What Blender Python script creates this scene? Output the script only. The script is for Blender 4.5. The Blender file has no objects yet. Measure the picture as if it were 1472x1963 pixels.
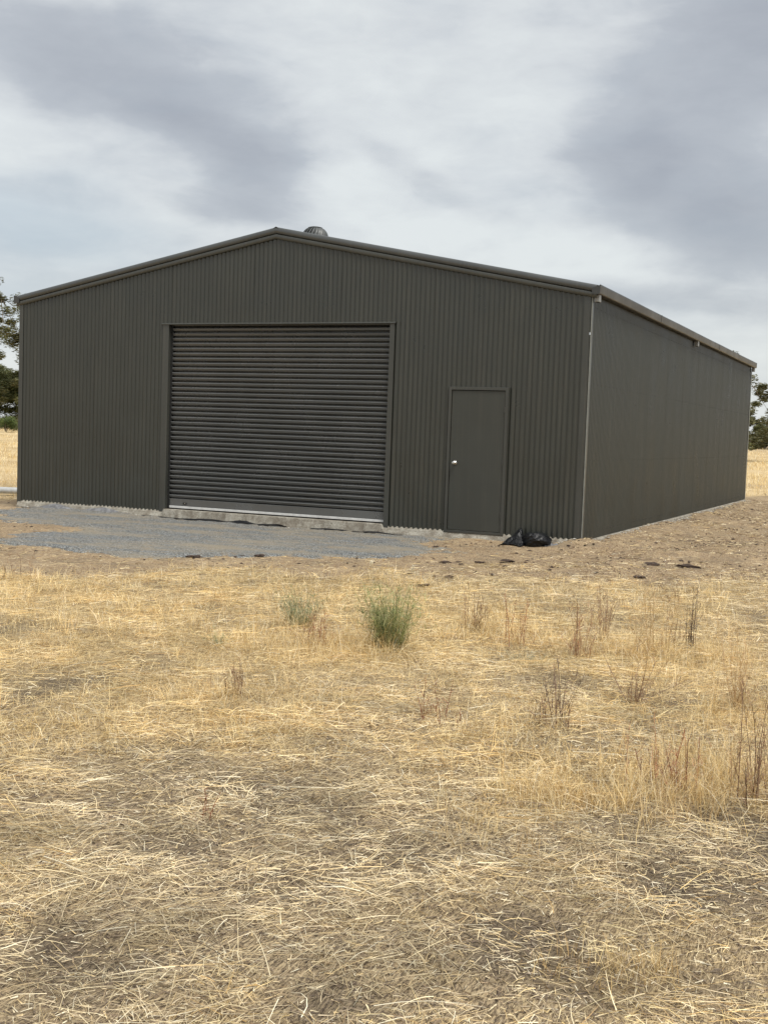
import bpy, bmesh, math, random
import numpy as np
from mathutils import Matrix, Vector
PI = math.pi
rng = np.random.default_rng(11)
random.seed(5)
S = bpy.context.scene
C = S.collection

# ------------------------------------------------------------------ camera
CAM = (14.378, -16.3305, 1.4268)
r_ = Vector((0.90930865, 0.41463562, 0.03514356))
u_ = Vector((-0.05957902, 0.04614193, 0.99715659))
f_ = Vector((-0.41183505, 0.90881694, -0.06666084))
cd = bpy.data.cameras.new('camera'); cam = bpy.data.objects.new('camera', cd); C.objects.link(cam)
cam.matrix_world = Matrix(((r_.x, u_.x, -f_.x, CAM[0]), (r_.y, u_.y, -f_.y, CAM[1]), (r_.z, u_.z, -f_.z, CAM[2]), (0, 0, 0, 1)))
cd.sensor_fit = 'VERTICAL'; cd.sensor_height = 36; cd.lens = 2297.19 / 1963 * 36
cd.clip_start = 0.05; cd.clip_end = 6000
S.camera = cam
S.cycles.max_bounces = 6; S.cycles.diffuse_bounces = 3; S.cycles.transmission_bounces = 3; S.cycles.glossy_bounces = 3

# ------------------------------------------------------------------ light, sky, exposure
S.view_settings.view_transform = 'Standard'; S.view_settings.look = 'None'
S.view_settings.exposure = 1.22; S.view_settings.gamma = 1; S.view_settings.use_curve_mapping = False
SUN_EL, SUN_AZ = math.radians(62), math.radians(128)      # azimuth clockwise from +Y
sl = bpy.data.lights.new('sun', 'SUN'); sl.energy = 1.5; sl.angle = math.radians(22); sl.color = (1, .965, .9)
so = bpy.data.objects.new('sun', sl); C.objects.link(so)
sd = Vector((math.sin(SUN_AZ) * math.cos(SUN_EL), math.cos(SUN_AZ) * math.cos(SUN_EL), math.sin(SUN_EL)))
so.rotation_euler = sd.to_track_quat('Z', 'Y').to_euler()

W = bpy.data.worlds.new('World'); S.world = W; W.use_nodes = True
nt = W.node_tree; nt.nodes.clear()
class NT:
    """small helper for node graphs"""
    def __init__(s, tree): s.t = tree
    def n(s, typ, props=None, **ins):
        o = s.t.nodes.new(typ)
        for k, v in (props or {}).items(): setattr(o, k, v)
        for k, v in ins.items():
            key = int(k[1:]) if k[0] == 'i' and k[1:].isdigit() else k.replace('_', ' ')
            s.set(o.inputs[key], v)
        return o
    def set(s, sock, v):
        if isinstance(v, bpy.types.NodeSocket): s.t.links.new(v, sock)
        else: sock.default_value = v
    def m(s, op, a, b=0.0, c=None, clamp=False):
        o = s.t.nodes.new('ShaderNodeMath'); o.operation = op; o.use_clamp = clamp
        s.set(o.inputs[0], a); s.set(o.inputs[1], b)
        if c is not None: s.set(o.inputs[2], c)
        return o.outputs[0]
    def noise(s, vec, scale, detail=4, rough=.5, dist=0, out=0):
        o = s.n('ShaderNodeTexNoise'); s.set(o.inputs['Vector'], vec); s.set(o.inputs['Scale'], scale)
        o.inputs['Detail'].default_value = detail; o.inputs['Roughness'].default_value = rough; o.inputs['Distortion'].default_value = dist
        return o.outputs[out]
    def ramp(s, fac, stops, interp='LINEAR'):
        o = s.t.nodes.new('ShaderNodeValToRGB'); o.color_ramp.interpolation = interp
        e = o.color_ramp.elements
        while len(e) < len(stops): e.new(.5)
        for el, (p, c) in zip(e, stops):
            el.position = p; el.color = (*c, 1) if len(c) == 3 else c
        s.set(o.inputs[0], fac); return o.outputs[0]
    def mix(s, fac, a, b, blend='MIX'):
        o = s.t.nodes.new('ShaderNodeMix'); o.data_type = 'RGBA'; o.blend_type = blend
        s.set(o.inputs[0], fac)
        for i, v in ((6, a), (7, b)):
            if isinstance(v, tuple) and len(v) == 3: v = (*v, 1)
            s.set(o.inputs[i], v)
        return o.outputs[2]
    def mr(s, v, a, b, c=0., d=1., interp='SMOOTHSTEP'):
        o = s.t.nodes.new('ShaderNodeMapRange'); o.interpolation_type = interp
        s.set(o.inputs[0], v)
        for i, x in enumerate((a, b, c, d)): o.inputs[i + 1].default_value = x
        return o.outputs[0]

w = NT(nt)
tc = w.n('ShaderNodeTexCoord'); D = tc.outputs['Generated']
sep = w.n('ShaderNodeSeparateXYZ', None, Vector=D)
az = w.m('MULTIPLY', w.m('ARCTAN2', sep.outputs[0], sep.outputs[1]), 57.29578)
el = w.m('MULTIPLY', w.m('ARCSINE', sep.outputs[2]), 57.29578)
flat = w.n('ShaderNodeMapping', {'vector_type': 'POINT'}, Vector=D, Scale=(1, 1, 2.6)).outputs[0]
wn = w.n('ShaderNodeTexNoise'); w.set(wn.inputs['Vector'], flat); wn.inputs['Scale'].default_value = 5; wn.inputs['Detail'].default_value = 6; wn.inputs['Roughness'].default_value = .5
wsep = w.n('ShaderNodeSeparateColor', None, Color=wn.outputs['Color'])
az2 = w.m('ADD', az, w.m('MULTIPLY', w.m('SUBTRACT', wsep.outputs[0], .5), 9))
el2 = w.m('ADD', el, w.m('MULTIPLY', w.m('SUBTRACT', wsep.outputs[1], .5), 4.5))
ae = w.n('ShaderNodeCombineXYZ', None, X=az2, Y=el2).outputs[0]
def blob(a, e, rot, sa, se, wt, lo=.15):
    mp = w.n('ShaderNodeMapping', {'vector_type': 'TEXTURE'}, Vector=ae, Location=(a, e, 0), Rotation=(0, 0, math.radians(rot)), Scale=(sa, se, 1))
    ln = w.n('ShaderNodeVectorMath', {'operation': 'LENGTH'}, i0=mp.outputs[0]).outputs['Value']
    return w.mr(ln, 1.25, lo, 0, wt)
def total(bl):
    t = 0.0
    for b in bl: t = w.m('ADD', t, blob(*b))
    return t
dark = total([(-36.5, 15.0, -27, 9, 3.2, .55), (-31.5, 11.6, -24, 5.5, 1.7, .4), (-33.0, 10.2, -4, 4.0, 1.0, .3),
              (-11.0, 14.0, 15, 7.5, 4.6, .5), (-14.6, 12.2, 35, 3.5, 2.2, .35), (-9.0, 9.4, -8, 6.5, 3.0, .6), (-4.0, 18.5, 0, 10, 4.5, .45),
              (-10.0, 6.0, -3, 9, 1.1, .42), (-24.0, 12.0, -22, 6, .9, .2), (-3, 4.2, -2, 8, 1.0, .25),
              (8, 16, -10, 10, 4, .5), (-60, 12, 20, 12, 4, .5), (-52, 20, -30, 10, 3, .5), (-20, 30, 10, 16, 4, .4),
              (-41, 9.5, 0, 4, .6, .18)])
det = w.noise(flat, 3.2, 7, .52, .25)
det2 = w.noise(flat, 11, 6, .55, .3)
dk = w.m('ADD', dark, w.m('MULTIPLY', w.m('SUBTRACT', det, .5), .85))
dk = w.m('ADD', dk, w.m('MULTIPLY', w.m('SUBTRACT', det2, .5), .62))
det3 = w.noise(flat, 26, 5, .6, .5)
dk = w.m('ADD', dk, w.m('MULTIPLY', w.m('SUBTRACT', det3, .5), .22))
cloud = w.ramp(w.m('ADD', dk, .13, clamp=True), [(0, (.77, .80, .80)), (.2, (.68, .705, .72)), (.5, (.50, .525, .56)), (1, (.37, .39, .43))])
blue = w.m('ADD', total([(-40.5, 8.2, -6, 6.5, 2.2, .65), (-45, 5, 0, 8, 2, .5), (-20, 5.5, 0, 12, 1.5, .2)]), w.m('MULTIPLY', w.m('SUBTRACT', det2, .5), .5), clamp=True)
cloud = w.mix(blue, cloud, (.50, .58, .645))
cloud10 = w.mix(1.0, cloud, (4.28, 4.27, 4.23), 'MULTIPLY')
sky = w.n('ShaderNodeTexSky', {'sky_type': 'NISHITA', 'sun_disc': False, 'sun_elevation': SUN_EL, 'sun_rotation': SUN_AZ, 'air_density': 1.0, 'dust_density': 2.0})
colr = w.mix(.92, sky.outputs[0], cloud10)
bg = w.n('ShaderNodeBackground', None, Color=colr, Strength=.1)
wo = w.n('ShaderNodeOutputWorld', None, Surface=bg.outputs[0])

# ------------------------------------------------------------------ helpers
def tag(o, label=None, cat=None, group=None, kind=None):
    if label: o['label'] = label
    if cat: o['category'] = cat
    if group: o['group'] = group
    if kind: o['kind'] = kind
    return o
def empty(name, loc, label, cat, group=None):
    o = bpy.data.objects.new(name, None); C.objects.link(o); o.location = loc; o.empty_display_size = .2
    return tag(o, label, cat, group)
class MB:
    def __init__(s): s.v = []; s.f = []
    def quad(s, a, b, c, d): n = len(s.v); s.v += [a, b, c, d]; s.f.append((n, n+1, n+2, n+3))
    def box(s, x0, x1, y0, y1, z0, z1):
        n = len(s.v)
        s.v += [(x0,y0,z0),(x1,y0,z0),(x1,y1,z0),(x0,y1,z0),(x0,y0,z1),(x1,y0,z1),(x1,y1,z1),(x0,y1,z1)]
        s.f += [tuple(n+i for i in q) for q in ((0,3,2,1),(4,5,6,7),(0,1,5,4),(1,2,6,5),(2,3,7,6),(3,0,4,7))]
        return s
    def sweep(s, prof, path):
        """prof: list of offsets as functions of path frame; path: list of callables -> points"""
        n0 = len(s.v); k = len(prof)
        for P in path:
            for q in prof: s.v.append(tuple(P(q)))
        for i in range(len(path)-1):
            for j in range(k-1):
                a = n0+i*k+j; s.f.append((a, a+1, a+k+1, a+k))
        return s
    def tube(s, pts, rad, seg=8, cap=True):
        pts = [Vector(p) for p in pts]; n0 = len(s.v)
        rr = rad if isinstance(rad, (list, tuple)) else [rad]*len(pts)
        t0 = (pts[1]-pts[0]).normalized(); ref = Vector((0,0,1)) if abs(t0.z) < .9 else Vector((1,0,0))
        a = t0.cross(ref).normalized()
        for i, p in enumerate(pts):
            t = (pts[min(i+1,len(pts)-1)]-pts[max(i-1,0)]).normalized()
            a = (a - t*a.dot(t)).normalized(); b = t.cross(a)
            for j in range(seg):
                an = 2*PI*j/seg; s.v.append(tuple(p+(a*math.cos(an)+b*math.sin(an))*rr[i]))
        for i in range(len(pts)-1):
            for j in range(seg):
                j2 = (j+1) % seg
                s.f.append((n0+i*seg+j, n0+i*seg+j2, n0+(i+1)*seg+j2, n0+(i+1)*seg+j))
        if cap:
            s.f.append(tuple(n0+j for j in range(seg))[::-1]); s.f.append(tuple(n0+(len(pts)-1)*seg+j for j in range(seg)))
        return s
    def lathe(s, prof, seg=24, c=(0,0,0)):
        n0 = len(s.v); k = len(prof)
        for j in range(seg):
            an = 2*PI*j/seg
            for r, z in prof: s.v.append((c[0]+r*math.cos(an), c[1]+r*math.sin(an), c[2]+z))
        for j in range(seg):
            j2 = (j+1) % seg
            for i in range(k-1): s.f.append((n0+j*k+i, n0+j2*k+i, n0+j2*k+i+1, n0+j*k+i+1))
        return s
    def mesh(s, name, mat, smooth=False):
        me = bpy.data.meshes.new(name); me.from_pydata(s.v, [], s.f); me.update()
        if mat: me.materials.append(mat)
        if smooth: me.polygons.foreach_set('use_smooth', [True]*len(me.polygons))
        return me
    def build(s, name, mat, parent=None, smooth=False, bevel=0):
        me = s.mesh(name, mat, smooth)
        if bevel:
            bm = bmesh.new(); bm.from_mesh(me)
            bmesh.ops.bevel(bm, geom=bm.edges[:], offset=bevel, segments=2, affect='EDGES', profile=.6); bm.to_mesh(me); bm.free()
        return link(name, me, parent)
def link(name, me, parent=None, loc=None):
    o = bpy.data.objects.new(name, me); C.objects.link(o)
    if parent: o.parent = parent
    if loc: o.location = loc
    return o

# value noise on numpy arrays
_T = rng.random((256, 256))
def vn(x, y):
    xi = np.floor(x).astype(int); yi = np.floor(y).astype(int); fx = x-xi; fy = y-yi
    fx = fx*fx*(3-2*fx); fy = fy*fy*(3-2*fy)
    a = _T[xi & 255, yi & 255]; b = _T[(xi+1) & 255, yi & 255]; c = _T[xi & 255, (yi+1) & 255]; d = _T[(xi+1) & 255, (yi+1) & 255]
    return (a*(1-fx)+b*fx)*(1-fy)+(c*(1-fx)+d*fx)*fy
def fbm(x, y, s, o=4, seed=0):
    t = 0; a = .5; n = 0
    for i in range(o):
        t = t+a*vn(x*s+17.3*i+seed*7.7, y*s-9.1*i+seed*3.3); n += a; a *= .5; s *= 2.03
    return t/n
def sstep(v, a, b):
    t = np.clip((v-a)/(b-a), 0, 1); return t*t*(3-2*t)

# ------------------------------------------------------------------ ground zones (world metres)
ZG = -.11
GRAVEL = np.array([(-.2,-1.1),(.6,.2),(7.9,.2),(8.1,-.8),(8.8,-2.0),(8.3,-3.1),(7.2,-3.85),(6.3,-4.75),(5.1,-4.95),(3.9,-4.65),(3.1,-3.9),(3.4,-3.1),(3.35,-2.8),(2.2,-2.3),(.9,-1.6)])
def sd_poly(x, y, P):
    d = np.full(x.shape, 1e9); ins = np.zeros(x.shape, bool)
    for i in range(len(P)):
        a = P[i]; b = P[(i+1) % len(P)]
        ex, ey = b-a; wx = x-a[0]; wy = y-a[1]
        t = np.clip((wx*ex+wy*ey)/(ex*ex+ey*ey), 0, 1)
        d = np.minimum(d, (wx-ex*t)**2+(wy-ey*t)**2)
        c = ((a[1] > y) != (b[1] > y)) & (x < (b[0]-a[0])*(y-a[1])/(b[1]-a[1]+1e-12)+a[0])
        ins ^= c
    return np.where(ins, 1, -1)*np.sqrt(d)
def grass_line(x, y):
    """+ on the near (straw) side of the bare strip in front of the shed, metres"""
    yl = np.interp(x, [-30, 2.0, 5.9, 9.23, 12.7, 20, 40], [-12, -9.2, -6.96, -4.92, -3.0, -1.2, 4])
    return (yl-y)*.87
def bare(x, y):
    """1 on the bare scraped dirt round the shed"""
    g = grass_line(x, y)+(fbm(x, y, .9, 5, 3)-.5)*2.6
    near = 1-sstep(g, -.6, .6)
    dx = np.maximum(np.maximum(-x, x-10.), 0); dy = np.maximum(np.maximum(-y, y-16.1), 0)
    dd = np.sqrt(dx*dx+dy*dy)+(fbm(x, y, .5, 3, 9)-.5)*1.6
    lim = np.where(x < 0, 1.5, np.where(x > 10, 9.0, 7.0))
    lim = np.where(y > 16.1, 2.8, lim)
    return near*(1-sstep(dd, lim-.6, lim+.6))
DARKS = np.array([(9.69,-10.69,.5),(12.37,-9.07,.4),(12.86,-9.27,.35),(12.18,-13.6,.22),(12.33,-13.63,.2),(13.38,-12.84,.26),(13.73,-11.39,.3),(12.66,-12.42,.25),(11.94,-12.65,.25),(11.78,-11.9,.3),(11.51,-12.4,.3),(12.78,-10.68,.35),(12.49,-12.81,.2),(11.71,-8.48,.35),(12.99,-13.5,.15),(13.88,-12.89,.15),(13.66,-12.2,.2),(8.3,-9.4,.4)])
GOLDS = np.array([(11.25,-11.0,.5),(13.43,-10.9,.55),(13.2,-11.4,.35),(10.87,-8.83,.6),(10.36,-8.95,.6),(12.61,-7.6,.8),(8.14,-8.53,.9),(11.34,-7.99,.7),(10.91,-7.1,.7),(13.37,-8.93,.7),(13.59,-12.94,.2),(12.95,-11.6,.3),(10.44,-10.7,.6),(10.57,-11.3,.5),(12.6,-11.0,.4),(9.4,-9.9,.6),(7,-8,1.2),(9.7,-7,1.0)])
def blobs(x, y, L):
    t = np.zeros(x.shape)
    for a, b, r in L: t = np.maximum(t, np.exp(-((x-a)**2+(y-b)**2)/(r*r)))
    return t
def darkm(x, y): return np.clip(blobs(x, y, DARKS)*.75+sstep(fbm(x, y, 2.1, 4, 5), .56, .72)*.6, 0, 1)
def goldm(x, y):
    d = np.hypot(x-CAM[0], y-CAM[1])
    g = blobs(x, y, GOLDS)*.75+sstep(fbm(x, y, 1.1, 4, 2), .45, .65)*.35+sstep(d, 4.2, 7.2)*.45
    return np.clip(g, 0, 1)
def height(x, y):
    d = np.hypot(x-5, y-8)
    b = bare(x, y)
    h = ZG+(fbm(x, y, .8, 3, 1)-.5)*.09*(1-.75*b)
    h += (fbm(x, y, 4.5, 3, 4)-.5)*.045*(1-.6*b)
    h += (fbm(x, y, 14, 2, 6)-.5)*.014
    gp = sd_poly(x, y, GRAVEL); h = np.where(gp > -.5, h*(1-sstep(gp, -.5, .5)*.8)+ZG*sstep(gp, -.5, .5)*.8, h)
    h -= darkm(x, y)*.02*(1-b)
    h += .10*np.exp(-((x-10.1)/.45)**2)*sstep(y, -.5, .3)*(y < 17)*(.55+.45*sstep(fbm(x, y, .9, 3, 81), .3, .6))
    h += (fbm(x, y, 6, 3, 84)-.5)*.028*b*sstep(x, 9.6, 10.6)+.03*np.exp(-((y+.05)/.3)**2)*sstep(x, -.5, .5)*(1-sstep(x, 2.4, 3.2))+.04*np.exp(-((y+.05)/.25)**2)*b*sstep(x, 7.3, 8.3)*(1+1.2*sstep(x, 9.4, 9.9))*(.3+fbm(x, y, 3, 2, 85))
    # scraped spoil heap behind the right rear corner, tilled rise far beyond it
    h += .22*np.exp(-((x-11.2)/1.6)**2-((y-19.4)/.8)**2)
    h += sstep(d, 70, 230)*3.1*sstep(x+.18*y, -22, 8)*(y > 0)
    h += sstep(d, 60, 160)*.35*(x < -20)
    return h
def H1(x, y): return float(height(np.array([x], float), np.array([y], float))[0])

# ------------------------------------------------------------------ materials
def mat(name):
    m = bpy.data.materials.new(name); m.use_nodes = True; m.node_tree.nodes.clear()
    g = NT(m.node_tree); b = g.n('ShaderNodeBsdfPrincipled'); o = g.n('ShaderNodeOutputMaterial', None, Surface=b.outputs[0])
    return m, g, b
def geo(g): return g.n('ShaderNodeNewGeometry').outputs['Position']
def paint(name, col, rough=.31, dust=.08, spec=.6, bump=.02):
    m, g, b = mat(name); P = geo(g)
    n1 = g.noise(P, 1.3, 5, .6); n2 = g.noise(P, 38, 4, .6)
    st = g.n('ShaderNodeMapping', None, Vector=P, Scale=(26, 26, .7)).outputs[0]
    n3 = g.noise(st, 1, 4, .6)
    c = g.mix(g.mr(n1, .3, .75), tuple(x*.9 for x in col), tuple(x*1.1 for x in col))
    c = g.mix(g.m('MULTIPLY', g.mr(n3, .45, .8), dust), c, (.24, .21, .16))
    c = g.mix(g.m('MULTIPLY', g.mr(n2, .62, .75), dust*.6), c, (.28, .25, .19))
    g.set(b.inputs['Base Color'], c)
    g.set(b.inputs['Roughness'], g.mr(n1, .2, .8, rough-.06, rough+.12)); b.inputs['Specular IOR Level'].default_value = spec
    oi = g.n('ShaderNodeBump', None, Strength=bump*8, Distance=.002, Height=g.noise(P, 5, 3, .5)); g.set(b.inputs['Normal'], oi.outputs[0])
    return m
def plain(name, col, rough=.6, metal=0, var=.2, scale=30, bump=0, bscale=60, spec=.5):
    m, g, b = mat(name); P = geo(g); n = g.noise(P, scale, 5, .6)
    g.set(b.inputs['Base Color'], g.mix(g.mr(n, .3, .7), tuple(x*(1-var) for x in col), tuple(min(1, x*(1+var)) for x in col)))
    b.inputs['Roughness'].default_value = rough; b.inputs['Metallic'].default_value = metal; b.inputs['Specular IOR Level'].default_value = spec
    if bump:
        o = g.n('ShaderNodeBump', None, Strength=1., Distance=bump, Height=g.noise(P, bscale, 5, .6)); g.set(b.inputs['Normal'], o.outputs[0])
    return m
M_wall = paint('painted_steel_wall', (.0300, .0322, .0262))
M_trim = paint('painted_steel_trim', (.043, .0445, .039), rough=.33, dust=.1)
M_cap = paint('capping_sky_reflection_tint', (.060, .064, .064), rough=.3, dust=.08)  # trim steel made lighter and bluer: sky reflection painted into the colour
M_roll = paint('painted_steel_roller', (.084, .086, .085), rough=.22, dust=.05, spec=1.0)
M_leaf = paint('painted_door_leaf', (.0355, .0375, .031), rough=.45, dust=.06)
M_guard = paint('gutter_paint', (.034, .036, .036), rough=.4, dust=.12)
M_pale = plain('pale_corner_trim', (.15, .155, .14), .4, 0, .12, 8)
M_dark = plain('dark_interior', (.01, .01, .01), .9)
M_pvc = plain('pvc', (.44, .45, .45), .4, 0, .1, 12)
M_steel = plain('satin_steel', (.62, .61, .58), .22, 1, .05)
M_alu = plain('aluminium_seal', (.6, .6, .59), .45, .1, .1, 14)
M_vent = plain('vent_metal', (.085, .09, .09), .45, .1, .15, 12)
M_plastic = plain('black_plastic', (.006, .0065, .008), .42, 0, .5, 22, .004, 60, .35)
M_plasticg = plain('dusty_plastic', (.16, .16, .165), .5, 0, .45, 16, .004, 40)
M_clod = plain('dark_clod', (.05, .032, .022), .9, 0, .5, 40, .006, 90)
M_crumb = plain('concrete_crumb', (.46, .44, .39), .9, 0, .25, 30, .004, 90)
M_bark = plain('bark', (.19, .155, .12), .9, 0, .4, 9, .01, 20)

m, g, b = mat('concrete'); P = geo(g); M_conc = m
n1 = g.noise(P, 7, 6, .65); n2 = g.noise(P, 60, 4, .7)
c = g.mix(g.mr(n1, .3, .7), (.18, .155, .12), (.39, .37, .315)); c = g.mix(g.mr(n2, .50, .68), c, (.15, .12, .09))
g.set(b.inputs['Base Color'], c); b.inputs['Roughness'].default_value = .9
g.set(b.inputs['Normal'], g.n('ShaderNodeBump', None, Strength=1., Distance=.012, Height=g.noise(P, 28, 6, .7)).outputs[0])

m, g, b = mat('ground_soil'); M_ground = m; P = geo(g)
at = g.n('ShaderNodeAttribute', {'attribute_name': 'zone'}); zs = g.n('ShaderNodeSeparateColor', None, Color=at.outputs['Color'])
bareA, darkA, goldA = zs.outputs[0], zs.outputs[1], zs.outputs[2]
farA = at.outputs['Alpha']
st1 = g.n('ShaderNodeMapping', None, Vector=P, Rotation=(0, 0, .5), Scale=(1, .16, 1)).outputs[0]
st2 = g.n('ShaderNodeMapping', None, Vector=P, Rotation=(0, 0, -.7), Scale=(1, .14, 1)).outputs[0]
st3 = g.n('ShaderNodeMapping', None, Vector=P, Rotation=(0, 0, 1.5), Scale=(1, .15, 1)).outputs[0]
fib = g.m('MAXIMUM', g.m('MAXIMUM', g.noise(st1, 150, 3, .6), g.noise(st2, 160, 3, .6)), g.noise(st3, 140, 3, .6))
big = g.noise(P, 1.6, 5, .6); mid = g.noise(P, 9, 6, .65); fine = g.noise(P, 75, 6, .7); grit = g.noise(P, 260, 3, .7)
mulch = g.mix(g.mr(fib, .48, .66), g.mix(g.mr(fine, .35, .65), (.045, .034, .025), (.23, .17, .11)), (.50, .39, .24))
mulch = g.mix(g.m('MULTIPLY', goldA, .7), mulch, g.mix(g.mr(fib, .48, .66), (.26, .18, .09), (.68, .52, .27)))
mulch = g.mix(g.m('MULTIPLY', darkA, .8), mulch, g.mix(g.mr(fine, .4, .68), (.045, .035, .027), (.19, .15, .11)))
dirt = g.mix(g.mr(big, .35, .65), (.22, .15, .088), (.36, .26, .155))
dirt = g.mix(g.mr(mid, .46, .64), dirt, (.185, .125, .08))
dirt = g.mix(g.mr(fine, .58, .72), dirt, (.14, .085, .055))
dirt = g.mix(g.m('MULTIPLY', g.mr(fib, .56, .66), .8), dirt, (.60, .49, .32))
bm_ = g.mr(g.m('ADD', bareA, g.m('MULTIPLY', g.m('SUBTRACT', mid, .5), .9)), .3, .7)
dirt = g.mix(g.m('MULTIPLY', g.mr(g.noise(P, 3.2, 7, .75), .47, .62), .75), dirt, (.20, .155, .105))
col = g.mix(bm_, mulch, dirt)
st4 = g.n('ShaderNodeMapping', None, Vector=P, Rotation=(0, 0, .4), Scale=(.12, .6, 1)).outputs[0]
field = g.mix(g.mr(g.noise(st4, .5, 6, .6), .3, .7), (.36, .255, .13), (.60, .46, .26)); field = g.mix(g.mr(mid, .45, .75), field, (.66, .53, .33))
col = g.mix(farA, col, field)
tl = g.n('ShaderNodeAttribute', {'attribute_name': 'tilled'}).outputs['Fac']
col = g.mix(tl, col, g.mix(g.mr(g.noise(P, .3, 6, .7), .3, .7), (.21, .155, .11), (.33, .26, .19)))
g.set(b.inputs['Base Color'], col); b.inputs['Roughness'].default_value = .95; b.inputs['Specular IOR Level'].default_value = .15
hh = g.m('ADD', g.m('MULTIPLY', fine, .5), g.m('ADD', g.m('MULTIPLY', fib, .5), g.m('MULTIPLY', grit, .25)))
g.set(b.inputs['Normal'], g.n('ShaderNodeBump', None, Strength=1., Distance=.012, Height=hh).outputs[0])

m, g, b = mat('blue_grey_gravel'); M_gravel = m; P = geo(g)
vo = g.n('ShaderNodeTexVoronoi'); g.set(vo.inputs['Vector'], P); vo.inputs['Scale'].default_value = 60
vs = g.n('ShaderNodeSeparateColor', None, Color=vo.outputs['Color'])
c = g.ramp(vs.outputs[0], [(0, (.12, .13, .133)), (.5, (.255, .27, .27)), (1, (.46, .465, .45))])
c = g.mix(g.mr(vo.outputs['Distance'], .35, .75), c, (.09, .09, .085))
st5 = g.n('ShaderNodeMapping', None, Vector=P, Rotation=(0, 0, .42), Scale=(.35, 1, 1)).outputs[0]
c = g.mix(g.m('MULTIPLY', g.mr(g.noise(st5, 1.6, 7, .7), .43, .66), .75), c, (.34, .285, .20))
c = g.mix(g.m('MULTIPLY', g.mr(g.noise(P, 7, 8, .8), .53, .64), .75), c, (.30, .235, .155))
g.set(b.inputs['Base Color'], c); b.inputs['Roughness'].default_value = .9
g.set(b.inputs['Normal'], g.n('ShaderNodeBump', None, Strength=1., Distance=.02, Height=g.m('ADD', g.m('SUBTRACT', 1., vo.outputs['Distance']), g.noise(P, 12, 6, .7))).outputs[0])

def strandmat(name, trans=.16, rough=.6):
    m, g, b = mat(name); a = g.n('ShaderNodeAttribute', {'attribute_name': 'col'}).outputs['Color']
    g.set(b.inputs['Base Color'], a); b.inputs['Roughness'].default_value = rough; b.inputs['Specular IOR Level'].default_value = .3
    t = g.n('ShaderNodeBsdfTranslucent', None, Color=a)
    mx = g.n('ShaderNodeMixShader', None, Fac=trans); g.set(mx.inputs[1], b.outputs[0]); g.set(mx.inputs[2], t.outputs[0])
    o = [n for n in m.node_tree.nodes if n.type == 'OUTPUT_MATERIAL'][0]; g.set(o.inputs[0], mx.outputs[0])
    return m
M_straw = strandmat('straw_strands'); M_green = strandmat('leaf_strands', .3, .5)

# ------------------------------------------------------------------ ground sheet (polar grid round the viewpoint, out to the horizon)
def ground():
    head = math.atan2(f_.x, f_.y)
    angs = list(np.arange(-30, 30.01, .35)) + list(np.arange(33, 327.1, 4.0))
    angs = np.radians(np.array(angs))+head
    rs = [.3]
    while rs[-1] < 3500:
        k = 1.0065 if 2.0 < rs[-1] < 24 else 1.05
        rs.append(rs[-1]*k)
    rs = np.array(rs)
    A, R = np.meshgrid(angs, rs)
    X = CAM[0]+R*np.sin(A); Y = CAM[1]+R*np.cos(A)
    X = X.ravel(); Y = Y.ravel()
    Z = height(X, Y)
    Z = np.where((X > .05) & (X < 9.95) & (Y > .12) & (Y < 16), -.3, Z)      # dips under the slab
    V = np.stack([X, Y, Z], 1); na = len(angs); nr = len(rs)
    V = np.vstack([[CAM[0], CAM[1], H1(CAM[0], CAM[1])], V])
    F = []
    i, j = np.meshgrid(np.arange(nr-1), np.arange(na), indexing='ij'); j2 = (j+1) % na
    q = np.stack([1+i*na+j, 1+i*na+j2, 1+(i+1)*na+j2, 1+(i+1)*na+j], -1).reshape(-1, 4)[:, ::-1]
    me = bpy.data.meshes.new('ground'); faces = [tuple(r) for r in q.tolist()] + [(0, 1+(k+1) % na, 1+k) for k in range(na)]
    me.from_pydata(V.tolist(), [], faces); me.materials.append(M_ground)
    me.polygons.foreach_set('use_smooth', [True]*len(me.polygons))
    x, y = V[:, 0], V[:, 1]
    d = np.hypot(x-CAM[0], y-CAM[1])
    far = sstep(d, 22, 34)*(1-bare(x, y))
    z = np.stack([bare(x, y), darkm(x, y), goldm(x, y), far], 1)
    ca = me.color_attributes.new('zone', 'FLOAT_COLOR', 'POINT'); ca.data.foreach_set('color', z.astype(np.float32).ravel())
    ta = me.attributes.new('tilled', 'FLOAT', 'POINT')
    t = sstep(np.hypot(x-5, y-8), 120, 135)*sstep(x+.18*y, -22, 0)*(y > 0)
    t = np.maximum(t, np.exp(-((x-9.5)/14)**2-((y-30.5)/.9)**2)*.8)            # worn track beyond the shed
    ta.data.foreach_set('value', t.astype(np.float32))
    o = link('ground', me); tag(o, kind='structure'); o['label'] = 'flat paddock of dry straw and bare brown soil'
ground()

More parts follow.
